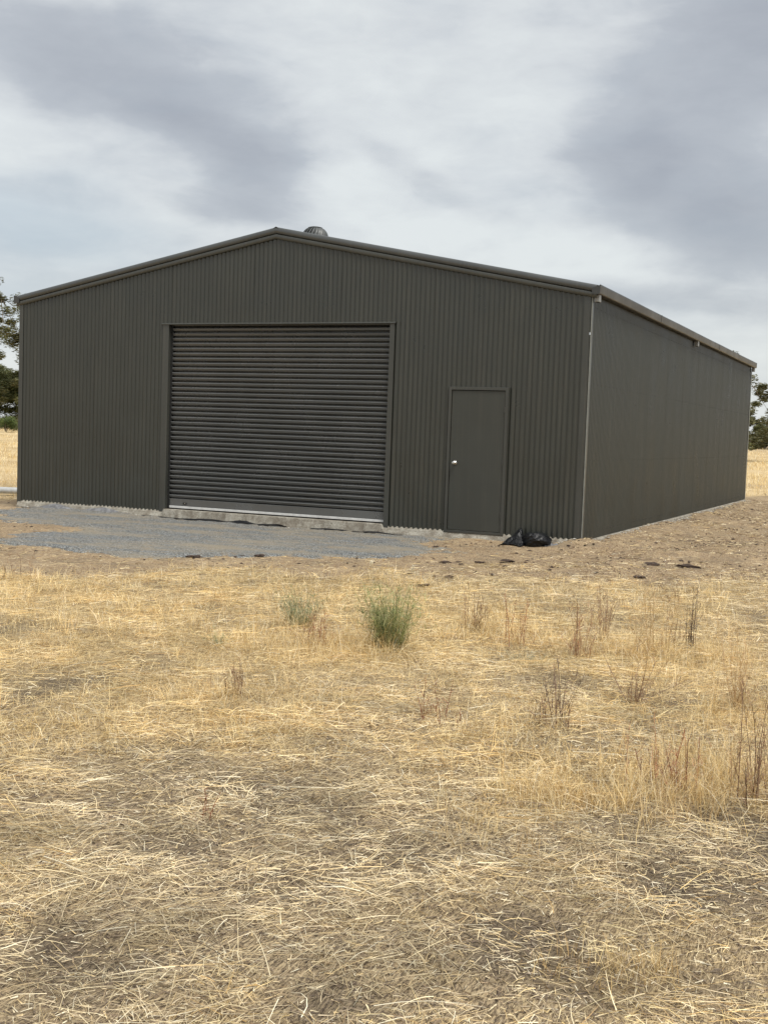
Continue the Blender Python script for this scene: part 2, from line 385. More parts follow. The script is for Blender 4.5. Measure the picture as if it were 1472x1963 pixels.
# gravel pad: a thin uneven skin that thins out into the soil at its edge
def gravel():
    xs = np.arange(-1.2, 10.2, .045); ys = np.arange(-6.2, .02, .045)
    X, Y = np.meshgrid(xs, ys); s = sd_poly(X, Y, GRAVEL)+(fbm(X, Y, 1.5, 5, 21)-.5)*1.5+(fbm(X, Y, 9, 3, 22)-.5)*.8
    Z = height(X, Y)+np.clip(s*.10, -.05, .022)+(fbm(X, Y, 9, 2, 8)-.5)*.022
    ny, nx = X.shape; keep = s > -.4
    idx = np.arange(nx*ny).reshape(ny, nx)
    q = np.stack([idx[:-1, :-1], idx[:-1, 1:], idx[1:, 1:], idx[1:, :-1]], -1)
    k = keep[:-1, :-1] & keep[1:, 1:]
    me = bpy.data.meshes.new('gravel_pad'); me.from_pydata(np.stack([X.ravel(), Y.ravel(), Z.ravel()], 1).tolist(), [], q[k].tolist())
    me.materials.append(M_gravel); me.polygons.foreach_set('use_smooth', [True]*len(me.polygons))
    tag(link('gravel_pad', me), 'blue grey crushed gravel spread before the roller door', kind='structure')
gravel()

# ------------------------------------------------------------------ shed
WX, LY, EAVE, APEX = 10.0, 16.1, 3.45, 4.41
TS = (APEX-EAVE)/5.0
def roofz(x): return APEX-abs(x-5.0)*TS
shed = empty('shed', (0, 0, 0), 'large dark grey corrugated steel shed with a low gabled roof', 'shed')
PITCH, DEP = .0762, .0085
def corr(t): return -DEP*math.cos(2*PI*t/PITCH)
OPEN = (3.05, 6.985, 3.03)          # roller opening x0, x1, head
PDR = (8.0, 8.825, 2.09)
def wall_piece(mb, x0, x1, z0, ztop, fn):
    n = max(1, int(math.ceil((x1-x0)/(PITCH/10))))
    rows = 7; n0 = len(mb.v)
    for i in range(n+1):
        x = x0+(x1-x0)*i/n; zt = ztop(x) if callable(ztop) else ztop
        for r in range(rows): mb.v.append(fn(x, z0+(zt-z0)*r/(rows-1)))
    for i in range(n):
        for r in range(rows-1):
            a = n0+i*rows+r; mb.f.append((a, a+rows, a+rows+1, a+1))
def front_fn(k):
    o = -.0016*(k % 2)
    def fn(x, z): return (x, corr(x)+o+.0012*math.sin(x*2.1+z*3.3+k*1.7)+.0008*math.sin(z*5.1+k), z)
    return fn
k = 0; x = .03
while x < WX-.03:
    x1 = min(x+.762, WX-.03); mb = MB(); fn = front_fn(k)
    cuts = sorted({x, x1} | {c for c in (OPEN[0], OPEN[1], PDR[0], PDR[1], 5.0) if x < c < x1})
    for a, b_ in zip(cuts[:-1], cuts[1:]):
        mcx = (a+b_)/2; z0 = 0.
        if OPEN[0] < mcx < OPEN[1]: z0 = OPEN[2]
        if PDR[0] < mcx < PDR[1]: z0 = PDR[2]
        wall_piece(mb, a, b_, z0, lambda q: roofz(q)-.005, fn)
    o = mb.build('wall_sheet', M_wall, shed, smooth=True)
    x = x1; k += 1
def side_fn(k):
    o = .0016*(k % 2)
    def fn(y, z): return (WX-corr(y)+o+.0012*math.sin(y*2.3+z*2.9+k)+.0008*math.sin(z*4.7+k), y, z)
    return fn
k = 0; y = .03
while y < LY-.03:
    y1 = min(y+.762, LY-.03); mb = MB(); wall_piece(mb, y, y1, 0, EAVE-.01, side_fn(k)); mb.build('wall_sheet', M_wall, shed, smooth=True)
    y = y1; k += 1
mb = MB(); wall_piece(mb, .03, LY-.03, 0, EAVE-.01, lambda y, z: (corr(y), y, z)); mb.build('side_wall', M_wall, shed, smooth=True)
mb = MB(); wall_piece(mb, .03, 5, 0, roofz, lambda x, z: (x, LY-corr(x), z)); wall_piece(mb, 5, WX-.03, 0, roofz, lambda x, z: (x, LY-corr(x), z)); mb.build('back_wall', M_wall, shed, smooth=True)
# roof slopes, corrugated down the fall
for sgn in (-1, 1):
    mb = MB(); n = int(LY/(PITCH/4)); n0 = 0
    for i in range(n+1):
        yy = -.02+(LY+.04)*i/n
        for q in (0, 5.06): mb.v.append((5+sgn*q, yy, APEX+.075-q*TS+DEP*math.cos(2*PI*yy/PITCH)))
    for i in range(n): mb.f.append((2*i, 2*i+2, 2*i+3, 2*i+1))
    mb.build('roof_slope', M_trim, shed, smooth=True)
# screws: rows at the girts, one part
mb = MB()
def screw_f(x, z): mb.lathe([(0, 0), (.006, 0), (.006, .004)], 6, (0, 0, 0)) if False else mb.box(x-.0055, x+.0055, -DEP-.006, -DEP, z-.0055, z+.0055)
def screw_s(y, z): mb.box(WX+DEP, WX+DEP+.006, y-.0055, y+.0055, z-.0055, z+.0055)
for z in (.10, 1.12, 2.2, 3.25):
    xx = PITCH*1
    while xx < WX-.16:
        if not (OPEN[0]-.12 < xx < OPEN[1]+.1 and z < OPEN[2]) and not (PDR[0]-.06 < xx < PDR[1]+.06 and z < 2.13): screw_f(xx, z+random.uniform(-.004, .004))
        xx += PITCH*random.choice((2, 3, 3))
    yy = PITCH
    while yy < LY-.04: screw_s(yy, z); yy += PITCH*3
o = mb.build('screw_heads', M_trim, shed); o['kind'] = 'stuff'
# bargeboards: capping roll above, fascia band below
for sgn in (-1, 1):
    L = 5.075
    def P(q, s, sgn=sgn): return Vector((5+sgn*q, 0, APEX-q*TS))+Vector((0, s[0], s[1]))
    path = [lambda s, q=q, P=P: P(q, s) for q in np.linspace(0, L, 12)]
    cap = [(.16, .105), (.02, .112), (-.022, .106), (-.040, .088), (-.044, .060), (-.040, .030), (-.030, .014), (-.012, .010)]
    MB().sweep(cap, path).build('barge_capping', M_cap, shed, smooth=True)
    fas = [(-.010, .006), (-.030, .000), (-.034, -.012), (-.034, -.060), (-.026, -.070), (-.010, -.072)]
    MB().sweep(fas, path).build('barge_board', M_trim, shed, smooth=True)
# ridge capping with its roll end poking over the apex
rp = [(-.17, -.005), (-.12, .012), (-.045, .030), (-.028, .046), (0, .058), (.028, .046), (.045, .030), (.12, .012), (.17, -.005)]
mb = MB(); n0 = 0
mb.sweep(rp, [lambda s, y=y: Vector((5+s[0], y, APEX+.074-abs(s[0])*TS+s[1]*.68)) for y in (-.038, LY+.04)])
mb.f.append(tuple(range(len(rp))))
mb.build('ridge_capping', M_cap, shed, smooth=True)
# corner flashings
MB().sweep([(-.095, -.006), (-.093, -.012), (-.004, -.012)], [lambda s, z=z: Vector((WX+s[0], s[1], z)) for z in (0, EAVE-.06)]).build('corner_flashing', M_trim, shed)
MB().sweep([(.009, -.0125), (.018, -.0095), (.026, .002)], [lambda s, z=z: Vector((WX+s[0]-.003, s[1], z)) for z in (.0, EAVE-.05)]).build('corner_bead', M_pale, shed).__setitem__('label', 'pale rolled edge of the right corner flashing')
MB().sweep([(.0262, .0025), (.022, .06), (.014, .064)], [lambda s, z=z: Vector((WX+s[0]-.003, s[1], z)) for z in (.0, EAVE-.05)]).build('corner_flashing', M_trim, shed)
MB().sweep([(.060, -.006), (.058, -.016), (-.022, -.018), (-.022, .07), (-.01, .072)], [lambda s, z=z: Vector((s[0], s[1], z)) for z in (-.02, EAVE-.02)]).build('corner_flashing', M_trim, shed)
MB().sweep([(.026, .0), (.022, -.06), (.014, -.064)], [lambda s, z=z: Vector((WX+s[0], LY+s[1], z)) for z in (.0, EAVE-.05)]).build('corner_flashing', M_pale, shed).__setitem__('label', 'pale rear corner flashing of the right wall')
# gutters
def gutter(side):
    X0 = WX+.012 if side > 0 else -.012; s = side
    pr = [(.0, -.02), (.0, -.105), (.100, -.110), (.110, -.104), (.114, -.094), (.117, -.002), (.122, .014), (.112, .022), (.104, .012)]
    f = lambda q, y: Vector((X0+s*q[0], y, EAVE+.075+q[1]))
    ys = [-.045]+list(np.arange(1.5, LY, 1.5))+[LY+.05]
    mb = MB().sweep(pr, [lambda q, y=y: f(q, y)+Vector((0, 0, .002*math.sin(y*1.3))) for y in ys])
    o = mb.build('gutter', M_guard, shed, smooth=True)
    for y, e in ((-.047, 1), (LY+.052, 1)):
        m2 = MB(); n = len(pr); m2.v = [tuple(f(q, y)) for q in pr]+[tuple(f(q, y+.004)) for q in pr]; m2.f = [tuple(range(n)), tuple(range(2*n-1, n-1, -1))]
        for i in range(n-1): m2.f.append((i, i+1, n+i+1, n+i))
        m2.build('gutter_stop_end', M_guard, o)
    for y in (4.05, 10.1):
        MB().sweep([(q[0]*1.03+.002, q[1]*1.02-.001) for q in pr[2:8]], [lambda q, y=y: f(q, y), lambda q, y=y: f(q, y+.05)]).build('gutter_joint', M_trim, o, smooth=True)
    return o
gutter(1); gutter(-1)
def outlet(x, y):
    mb = MB(); z1 = EAVE-.035; z0 = z1-.10
    a, b2 = .052, .036
    mb.box(x-b2, x+b2, y-a, y+a, z0, z1); o = mb.build('downpipe_outlet', M_pvc2, shed, bevel=.006)
    MB().box(x-b2+.008, x+b2-.008, y-a+.008, y+a-.008, z0-.001, z0+.0).build('outlet_mouth', M_dark, o)
M_pvc2 = plain('outlet_plastic', (.22, .22, .21), .4, 0, .1, 12)
outlet(WX+.07, .06); outlet(WX+.07, 7.75); outlet(WX+.07, LY-.12)
for o in [q for q in shed.children if q.name.startswith('downpipe_outlet')]: o['label'] = 'short pale outlet stub under the gutter'

# roller door
rd = MB().box(OPEN[0], OPEN[1], .125, .135, .02, 3.2).build('roller_door', M_dark, shed)
SH = .0795
def slat_mesh():
    pr = [(.070, -.0065), (.066, .004), (.036, .006), (.018, .010), (.006, .017), (.003, .023), (.008, .030), (.014, .042), (.018, .052), (.026, .058), (.062, .060), (.070, .073)]
    pr = [(y, SH-z) for y, z in pr]
    mb = MB(); mb.sweep(pr, [lambda s, x=x: Vector((x, s[0]+.045+.0015*math.sin(x*3.1), s[1])) for x in np.linspace(OPEN[0]+.045, OPEN[1]-.01, 16)])
    return mb.mesh('slat', M_roll, False)
sm = slat_mesh()
zb = .215; i = 0
while zb+i*SH < OPEN[2]+.05:
    o = link('slat', sm, rd, (0, .001*math.sin(i*2.2), zb+i*SH)); i += 1
br = MB().box(OPEN[0]+.045, OPEN[1]-.01, .060, .085, .105, .222).build('bottom_rail', M_roll, rd, bevel=.004)
MB().box(OPEN[0]+.045, OPEN[1]-.01, .052, .088, .068, .104).build('weather_seal', M_alu, rd, bevel=.004)['label'] = 'pale aluminium strip along the foot of the roller door'
lk = MB().box(3.36, 3.43, .054, .06, .135, .165).build('lock_plate', M_dark, rd, bevel=.002)
MB().box(3.39, 3.41, .050, .054, .143, .158).build('lock_cylinder', M_steel, rd, bevel=.002)
MB().box(OPEN[0]+.012, OPEN[0]+.044, .050, .12, .05, 3.1).build('guide_rail', M_dark, rd)
MB().box(OPEN[1]-.008, OPEN[1]-.002, .050, .12, .05, 3.1).build('guide_rail', M_dark, rd)
MB().sweep([(2.945, -.004), (2.945, -.019), (3.045, -.019), (3.058, -.014), (3.060, .12)], [lambda s, z=z: Vector((s[0], s[1], z)) for z in (0, 3.035)]).build('door_jamb', M_trim, shed)
MB().sweep([(7.055, -.004), (7.055, -.019), (6.985, -.019), (6.975, -.014), (6.975, .12)][::-1], [lambda s, z=z: Vector((s[0], s[1], z)) for z in (0, 3.035)]).build('door_jamb', M_trim, shed)
MB().sweep([(-.004, 3.062), (-.030, 3.052), (-.036, 3.040), (-.030, 3.030), (.12, 3.030)], [lambda s, x=x: Vector((x, s[0], s[1])) for x in (2.925, 7.075)]).build('door_head_flashing', M_trim, shed)
MB().box(OPEN[0]+.001, OPEN[1]-.001, .10, .12, 2.96, 3.4).build('door_drum_shade', M_dark, shed)

# personnel door
fr = MB()
fx0, fx1, fz0, fz1, fw = 7.955, 8.868, .0, 2.118, .045
fr.box(fx0, fx0+fw, -.030, .02, fz0, fz1); fr.box(fx1-fw, fx1, -.030, .02, fz0, fz1)
fr.box(fx0+fw, fx1-fw, -.0295, .02, fz1-fw, fz1-.0005); fr.box(fx0+fw, fx1-fw, -.0295, .02, fz0+.0005, fz0+.035)
pd = fr.build('personnel_door', M_trim, shed, bevel=.003); pd['label'] = 'plain grey personnel door in a narrow steel frame'
lf = MB().box(fx0+fw+.006, fx1-fw-.006, -.012, .02, fz0+.043, fz1-fw-.009).build('door_leaf', M_leaf, pd, bevel=.002)
MB().box(fx0+.02, fx1-.02, .021, .03, .01, fz1-.01).build('door_rebate', M_dark, pd)
kb = MB(); prof = [(0, .0), (.033, .0), (.033, .006), (.013, .010), (.012, .030), (.022, .036), (.028, .050), (.026, .062), (.016, .070), (0, .071)]
for r, z in [(0, 0)]: pass
kb.lathe([(r, z) for r, z in prof], 20)
ko = kb.build('door_knob', M_steel, pd, smooth=True); ko.rotation_euler = (PI/2, 0, 0); ko.location = (8.085, -.014, 1.015)
for z in (.3, 1.05, 1.8): MB().tube([(fx1-fw-.001, -.032, z-.045), (fx1-fw-.001, -.032, z+.045)], .006, 8).build('hinge', M_trim, pd)

# turbine vent on the left slope near the ridge
vt = bpy.data.objects.new('turbine_vent', None); C.objects.link(vt); vt.parent = shed; vt.location = (4.60, 2.0, roofz(4.6)+.175); vt['label'] = 'domed turbine vent on the roof by the ridge'
MB().lathe([(.17, -.02), (.155, .08), (.155, .13), (.20, .135), (.20, .15)], 28).build('vent_throat', M_vent, vt, smooth=True)
MB().lathe([(.0, .372), (.075, .366), (.125, .352), (.120, .346), (0, .36)], 28).build('vent_cap', M_vent, vt, smooth=True)
MB().lathe([(.12, .15), (.12, .34)], 20).build('vent_core', M_dark, vt)
vm = MB(); n0 = 0; kk = 9
for i in range(kk):
    t = i/(kk-1); ang = PI/2*t*.92; rr = .228*math.cos(ang*.98)**.62 if t < 1 else .10; zz = .15+.205*math.sin(ang)
    rr = max(rr, .10)
    for dth, dr in ((-.16, -.022), (0, .004), (.10, .0)):
        th = dth+.35*t; vm.v.append(((rr+dr)*math.cos(th), (rr+dr)*math.sin(th), zz))
for i in range(kk-1):
    for j in range(2): a = i*3+j; vm.f.append((a, a+1, a+4, a+3))
vme = vm.mesh('vane', M_vent, True)
for i in range(22):
    o = link('vane', vme, vt); o.rotation_euler = (0, 0, 2*PI*i/22)

# concrete slab under it all
def slab():
    mb = MB(); xs = np.arange(-.0, 10.001, .05); top = .048
    prof_n = 5
    for xx in xs:
        e = -.020-.022*vn(np.array(xx*6.), np.array(3.3))-.012*vn(np.array(xx*23.), np.array(8.3))
        inn = OPEN[0] < xx < OPEN[1]
        e2 = e if inn else max(e, -.03)
        pts = [(.5, top), (.02, top), (e2+.006, top if inn else -.012), (e2, top-.012 if inn else -.03), (e2-.012-.015*vn(np.array(xx*9.), np.array(5.)), -.07), (e2-.02-.03*vn(np.array(xx*11.), np.array(1.)), -.14)]
        for a, z in pts: mb.v.append((xx, a, z))
    k = 6
    for i in range(len(xs)-1):
        for j in range(k-1): a = i*k+j; mb.f.append((a, a+1, a+k+1, a+k))
    n = len(mb.v)
    ys = np.arange(0, 16.101, .08)
    for yy in ys:
        e = 10.012+.028*float(vn(np.array(yy*6.), np.array(13.3)))
        for a, z in [(9.9, -.006), (e, -.008), (e+.012, -.03), (e+.02+.02*float(vn(np.array(yy*9.), np.array(2.))), -.16)]: mb.v.append((a, yy, z))
    for i in range(len(ys)-1):
        for j in range(3): a = n+i*4+j; mb.f.append((a, a+4, a+5, a+1))
    mb.box(9.85, 10.005, -.012, .1, -.2, -.006); mb.box(.0, .02, .5, 16.1, -.2, -.002); mb.box(.02, 9.9, .501, 16.08, -.2, .047)
    o = mb.build('concrete_slab', M_conc); tag(o, 'pale concrete slab edge showing below the shed walls', kind='structure')
slab()

# ------------------------------------------------------------------ strands: vectorised ribbons
def ribbons(P0, az_, elv, L, Wd, curl, arch, K, roll, colr, tipw=.35, droop=None):
    """N ribbons with K points each; returns verts (N,K,2,3)"""
    N = len(L); t = np.linspace(0, 1, K)[None, :]
    a = az_[:, None]+curl[:, None]*(t-.5); e = elv[:, None]-(droop[:, None]*t if droop is not None else 0)
    st = (L/(K-1))[:, None]
    dx = np.cos(a)*np.cos(e)*st; dy = np.sin(a)*np.cos(e)*st; dz = np.sin(e)*st
    X = P0[:, 0:1]+np.cumsum(dx, 1)-dx; Y = P0[:, 1:2]+np.cumsum(dy, 1)-dy; Z = P0[:, 2:3]+np.cumsum(dz, 1)-dz+arch[:, None]*4*t*(1-t)
    c = np.stack([X, Y, Z], -1)
    sx = -np.sin(a)*np.cos(roll)[:, None]; sy = np.cos(a)*np.cos(roll)[:, None]; sz = np.repeat(np.sin(roll)[:, None], K, 1)
    s = np.stack([sx, sy, sz], -1)*(Wd[:, None]*(1-(1-tipw)*t)*.5)[..., None]
    V = np.stack([c-s, c+s], 2)
    return V, np.repeat(colr[:, None, None, :], K, 1).repeat(2, 2)
def strand_object(name, parts, m, label, cat=None, kind='stuff', parent=None, group=None):
    vs, cs, fs = [], [], []; n0 = 0
    for V, Cc in parts:
        N, K = V.shape[:2]
        idx = n0+np.arange(N*K*2).reshape(N, K, 2)
        q = np.stack([idx[:, :-1, 0], idx[:, :-1, 1], idx[:, 1:, 1], idx[:, 1:, 0]], -1).reshape(-1, 4)
        vs.append(V.reshape(-1, 3)); cs.append(Cc.reshape(-1, 3)); fs.append(q); n0 += N*K*2
    V = np.concatenate(vs); Cc = np.concatenate(cs); F = np.concatenate(fs)
    me = bpy.data.meshes.new(name)
    me.vertices.add(len(V)); me.vertices.foreach_set('co', V.astype(np.float32).ravel())
    me.loops.add(F.size); me.loops.foreach_set('vertex_index', F.astype(np.int32).ravel())
    me.polygons.add(len(F)); me.polygons.foreach_set('loop_start', np.arange(0, F.size, 4, dtype=np.int32))
    me.update(calc_edges=True)
    ca = me.color_attributes.new('col', 'FLOAT_COLOR', 'POINT')
    ca.data.foreach_set('color', np.concatenate([Cc, np.ones((len(Cc), 1))], 1).astype(np.float32).ravel())
    me.materials.append(m)
    o = link(name, me, parent); tag(o, label, cat, group, kind); return o
PAL = np.array([(.79, .65, .40), (.85, .73, .49), (.69, .53, .29), (.40, .295, .18), (.65, .535, .36), (.19, .14, .10), (.88, .80, .60)])
GOLD = np.array([(.73, .54, .245), (.80, .62, .32), (.62, .41, .165), (.84, .70, .40), (.40, .26, .12)])
GREY = np.array([(.27, .21, .15), (.19, .145, .105), (.38, .30, .21), (.12, .09, .07)])
def pick(pal, n, p=None): return pal[rng.choice(len(pal), n, p=p)]*rng.normal(1, .12, (n, 1)).clip(.6, 1.35)
hd = math.atan2(f_.x, f_.y)
def wedge(n, d0, d1, spread=.36, extra=1.75, pw=1.0):
    n = int(n*1.12)
    d = d0+(d1-d0)*rng.random(n)**pw; s = (rng.random(n)*2-1)
    # uniform in area: accept by width
    wmax = spread*d1+extra; ok = rng.random(n) < (spread*d+extra)/wmax
    d = d[ok]; s = s[ok]*(spread*d+extra)
    x = CAM[0]+math.sin(hd)*d+math.cos(hd)*s; y = CAM[1]+math.cos(hd)*d-math.sin(hd)*s
    return x, y, d
def outside(x, y): return ~((x > -.05) & (x < 10.06) & (y > -.06) & (y < 16.2))

def lying(n, d0, d1, Lm, wmm, K, keep_bare=.10, zup=.035, up=0):
    x, y, d = wedge(n, d0, d1)
    b = bare(x, y); dk = darkm(x, y); gm = goldm(x, y); gv = sd_poly(x, y, GRAVEL)
    p = (1-b)*(1-.8*dk)*(.28+.72*sstep(fbm(x, y, 3.2, 4, 12), .36, .58))*(.22+.78*sstep(fbm(x, y, 11, 3, 14), .36, .52))+b*keep_bare*np.where((x > 9.5) & (y > -6), 9.0*sstep(fbm(x, y, 1.4, 3, 33), .35, .6), 1)*np.where(gv > 0, .15, 1)
    ok = (rng.random(len(x)) < p) & outside(x, y)
    x, y, d, gm, b = x[ok], y[ok], d[ok], gm[ok], b[ok]; N = len(x)
    L = Lm*np.exp(rng.normal(0, .5, N)).clip(.25, 2.6)*np.where(b > .5, .5, 1)
    flow = (fbm(x, y, 1.3, 2, 31)-.5)*9
    a = np.where(rng.random(N) < .2, flow+rng.normal(0, .45, N), rng.random(N)*2*PI)
    e = np.abs(rng.normal(0, .10, N))*(b < .5)
    lay = rng.random(N)**(1.6 if not up else .5); z = height(x, y)+.002+lay*zup*np.where(b > .5, .1, 1)
    col = np.where((rng.random(N) < gm*.75)[:, None], pick(GOLD, N), np.where((lay > .14)[:, None], pick(PAL, N, [.24, .18, .18, .09, .17, .07, .07]), pick(PAL, N, [.15, .08, .2, .22, .12, .22, .01])))
    mod = .66+.74*sstep(fbm(x, y, 3.6, 4, 91), .3, .68); col = col*np.clip(mod, .6, 1.22)[:, None]
    return ribbons(np.stack([x, y, z], 1), a, e-.03, L, wmm*.001*rng.uniform(.5, 1.45, N), rng.normal(0, .28, N)*np.where(rng.random(N) < .15, 4, 1), rng.random(N)**2*.015*(L/.15), K, rng.normal(0, .7, N), col)
def litter(n):
    x = 9.9+9*rng.random(n)**1.1; y = rng.uniform(-6.5, 21, n)
    ok = (bare(x, y) > .3) & (rng.random(n) < .08+.92*sstep(fbm(x, y, 1.6, 4, 33), .36, .58)) & outside(x, y); x, y = x[ok], y[ok]; N = len(x)
    col = np.where((rng.random(N) < .6)[:, None], pick(PAL, N, [.2, .15, .2, .2, .1, .12, .03]), pick(np.array([(.34, .24, .15), (.20, .13, .08), (.10, .065, .045)]), N))
    return ribbons(np.stack([x, y, height(x, y)+.003+rng.random(N)*.012], 1), rng.random(N)*2*PI, np.abs(rng.normal(.03, .12, N)), rng.uniform(.03, .13, N), rng.uniform(.004, .012, N), rng.normal(0, .6, N), rng.random(N)*.016, 3, rng.normal(0, .6, N), col)
parts = [litter(44000), lying(135000, 2.2, 5.0, .060, 2.0, 3, zup=.028), lying(21000, 2.2, 5.2, .12, 2.4, 5, 0, .045, 1), lying(125000, 5.0, 8.5, .078, 2.5, 3), lying(9000, 5, 9, .13, 2.9, 4, 0, .06, 1), lying(85000, 8.5, 14.5, .14, 3.8, 3), lying(22000, 13, 30, .13, 6, 3, .3)]
strand_object('fallen_straw', parts, M_straw, 'pale broken straw lying flat over the paddock')

def chips(n, d0, d1, kb_=.5):
    x, y, d = wedge(n, d0, d1)
    b = bare(x, y); gv = sd_poly(x, y, GRAVEL)
    ok = (rng.random(len(x)) < np.where(b > .5, kb_*np.where(gv > 0, .12, 1), 1)) & outside(x, y); x, y, b = x[ok], y[ok], b[ok]; N = len(x)
    L = rng.uniform(.012, .05, N); z = height(x, y)+.001+rng.random(N)*.006
    col = np.where((rng.random(N) < .5)[:, None], pick(GREY, N), pick(PAL, N))
    col = np.where((b > .5)[:, None] & (rng.random(N) < .5)[:, None], pick(np.array([(.12, .075, .05), (.3, .2, .13)]), N), col)
    return ribbons(np.stack([x, y, z], 1), rng.random(N)*2*PI, rng.normal(.05, .15, N), L, rng.uniform(.0015, .005, N), rng.normal(0, .6, N), L*.0, 2, rng.normal(0, .6, N), col)
strand_object('chaff_litter', [chips(110000, 2.2, 6.5), chips(90000, 6.5, 17), chips(40000, 13, 34, .9)], M_straw, 'short grey and tan chaff scattered between the straw')

# fine matted golden grass: arching blades in tufts
def tufts(n, d0, d1, per, hgt, wmm, K=4, thr=.5, spread=.36):
    x, y, d = wedge(n, d0, d1, spread)
    b = bare(x, y); gm = goldm(x, y); dk = darkm(x, y)
    f = fbm(x, y, 3.1, 3, 41)*1.3-.15
    p = sstep(gm*.6+f*.7, thr, thr+.35)*(1-b)*(1-.85*dk); ok = (rng.random(len(x)) < p) & outside(x, y)
    x, y, gm = x[ok], y[ok], gm[ok]; n = len(x)
    sz = rng.uniform(.5, 1.2, n)
    X = np.repeat(x, per)+rng.normal(0, .035, n*per); Y = np.repeat(y, per)+rng.normal(0, .035, n*per); sc = np.repeat(sz, per); N = n*per
    lean = np.repeat(rng.random(n)*2*PI, per); a = np.where(rng.random(N) < .5, lean+rng.normal(0, .8, N), rng.random(N)*2*PI)
    e = rng.uniform(.35, 1.4, N); L = hgt*sc*rng.uniform(.45, 1.3, N)
    col = pick(GOLD, N, [.3, .28, .14, .2, .08])*.5+pick(GOLD, n, [.3, .28, .14, .2, .08]).repeat(per, 0)*.5
    col = np.where((rng.random(N) < .3)[:, None], pick(PAL, N), col)*rng.lognormal(0, .22, n).repeat(per)[:, None]
    return ribbons(np.stack([X, Y, height(X, Y)-.004], 1), a, e, L, wmm*.001*rng.uniform(.6, 1.3, N), rng.normal(0, .5, N), np.zeros(N), K, rng.uniform(-.8, .8, N), col, .2, rng.uniform(.6, 2.0, N))
strand_object('dry_grass', [tufts(2600, 2.6, 5.2, 12, .10, 1.6, 4, .66), tufts(4200, 5.2, 8.5, 12, .15, 1.9, 4, .5), tufts(5200, 8.5, 14, 11, .17, 2.6, 3, .42)],
              M_straw, 'fine golden dry grass matted in low tufts')

def standing(spots, per, hgt, wmm):
    out = []
    for x0, y0, r, n, hm in spots:
        n = int(n); tx = rng.normal(x0, r*.6, n); ty = rng.normal(y0, r*.6, n); N = n*per
        X = np.repeat(tx, per)+rng.normal(0, .028, N); Y = np.repeat(ty, per)+rng.normal(0, .028, N)
        base = pick(GOLD, n, [.3, .2, .25, .1, .15]).repeat(per, 0); col = base*.6+pick(GOLD, N)*.4
        col = np.where((rng.random(N) < .25)[:, None], pick(PAL, N, [.3, .3, .15, .05, .1, .0, .1]), col)
        out.append(ribbons(np.stack([X, Y, height(X, Y)-.005], 1), rng.random(N)*2*PI, rng.uniform(.9, 1.5, N), hgt*hm*np.repeat(rng.uniform(.5, 1.1, n), per)*rng.uniform(.5, 1.2, N), wmm*.001*rng.uniform(.6, 1.3, N), rng.normal(0, .5, N), np.zeros(N), 4, rng.uniform(-.8, .8, N), col, .25, rng.uniform(.1, 1.5, N)))
    return out
strand_object('standing_grass', standing([(13.35,-11.1,.42,130,1),(13.7,-10.7,.35,90,1.1),(13.0,-11.5,.25,60,.8),(13.55,-9.3,.45,50,1.1),(12.6,-7.7,.45,60,1.3),(10.6,-8.9,.55,80,1.1),(10.95,-8.95,.25,26,1.3),(10.2,-8.9,.4,50,1.0),
    (11.35,-7.6,.5,60,1.2),(12.2,-8.0,.3,25,1.1),(10.85,-10.5,.4,50,.8),(11.25,-11.05,.3,30,.6),(12.5,-10.5,.3,30,.7),(9.6,-8.6,.6,50,.9),(8.4,-9.0,.8,50,.8),(13.2,-7.6,.6,40,1.0),(10.6,-11.5,.25,22,.6),(12.9,-12.0,.2,16,.5),(7.2,-8.0,.9,40,.7),(13.6,-12.95,.15,16,.5)], 16, .20, 2.2),
    M_straw, 'upright golden grass standing in loose patches around the weeds')

# standing grass of the far paddock either side of the shed
def farfield(n, a0, a1, d0, d1):
    a = np.radians(rng.uniform(a0, a1, n)); d = d0*(d1/d0)**rng.random(n)
    x = CAM[0]+d*np.sin(a); y = CAM[1]+d*np.cos(a); b = bare(x, y)
    tk = np.exp(-((x-9.5)/14)**2-((y-30.5)/.9)**2)
    ok = (b < .4) & outside(x, y) & (rng.random(n) > tk) & (rng.random(n) < .12+.9*sstep(fbm(x, y, .16, 4, 51), .38, .6)); x, y, d = x[ok], y[ok], d[ok]; N = len(x)
    col = pick(GOLD, N, [.32, .3, .1, .25, .03])
    col = np.where((rng.random(N) < .4)[:, None], pick(PAL, N, [.3, .3, .1, .05, .15, .0, .1]), col)
    return ribbons(np.stack([x, y, height(x, y)-.01], 1), rng.random(N)*2*PI, rng.uniform(.9, 1.5, N), rng.uniform(.07, .34, N)*(.6+d/220)*(.5+.9*fbm(x, y, .12, 3, 55)), (.003+.00022*d)*rng.uniform(.6, 1.2, N), rng.normal(0, .5, N), np.zeros(N), 3, rng.uniform(-.8, .8, N), col, .3, rng.uniform(.2, 1.2, N))
strand_object('paddock_grass', [farfield(45000, -47, -36, 21, 170), farfield(45000, -11, -1, 33, 170)], M_straw, 'tall golden grass standing in the paddock behind the shed')

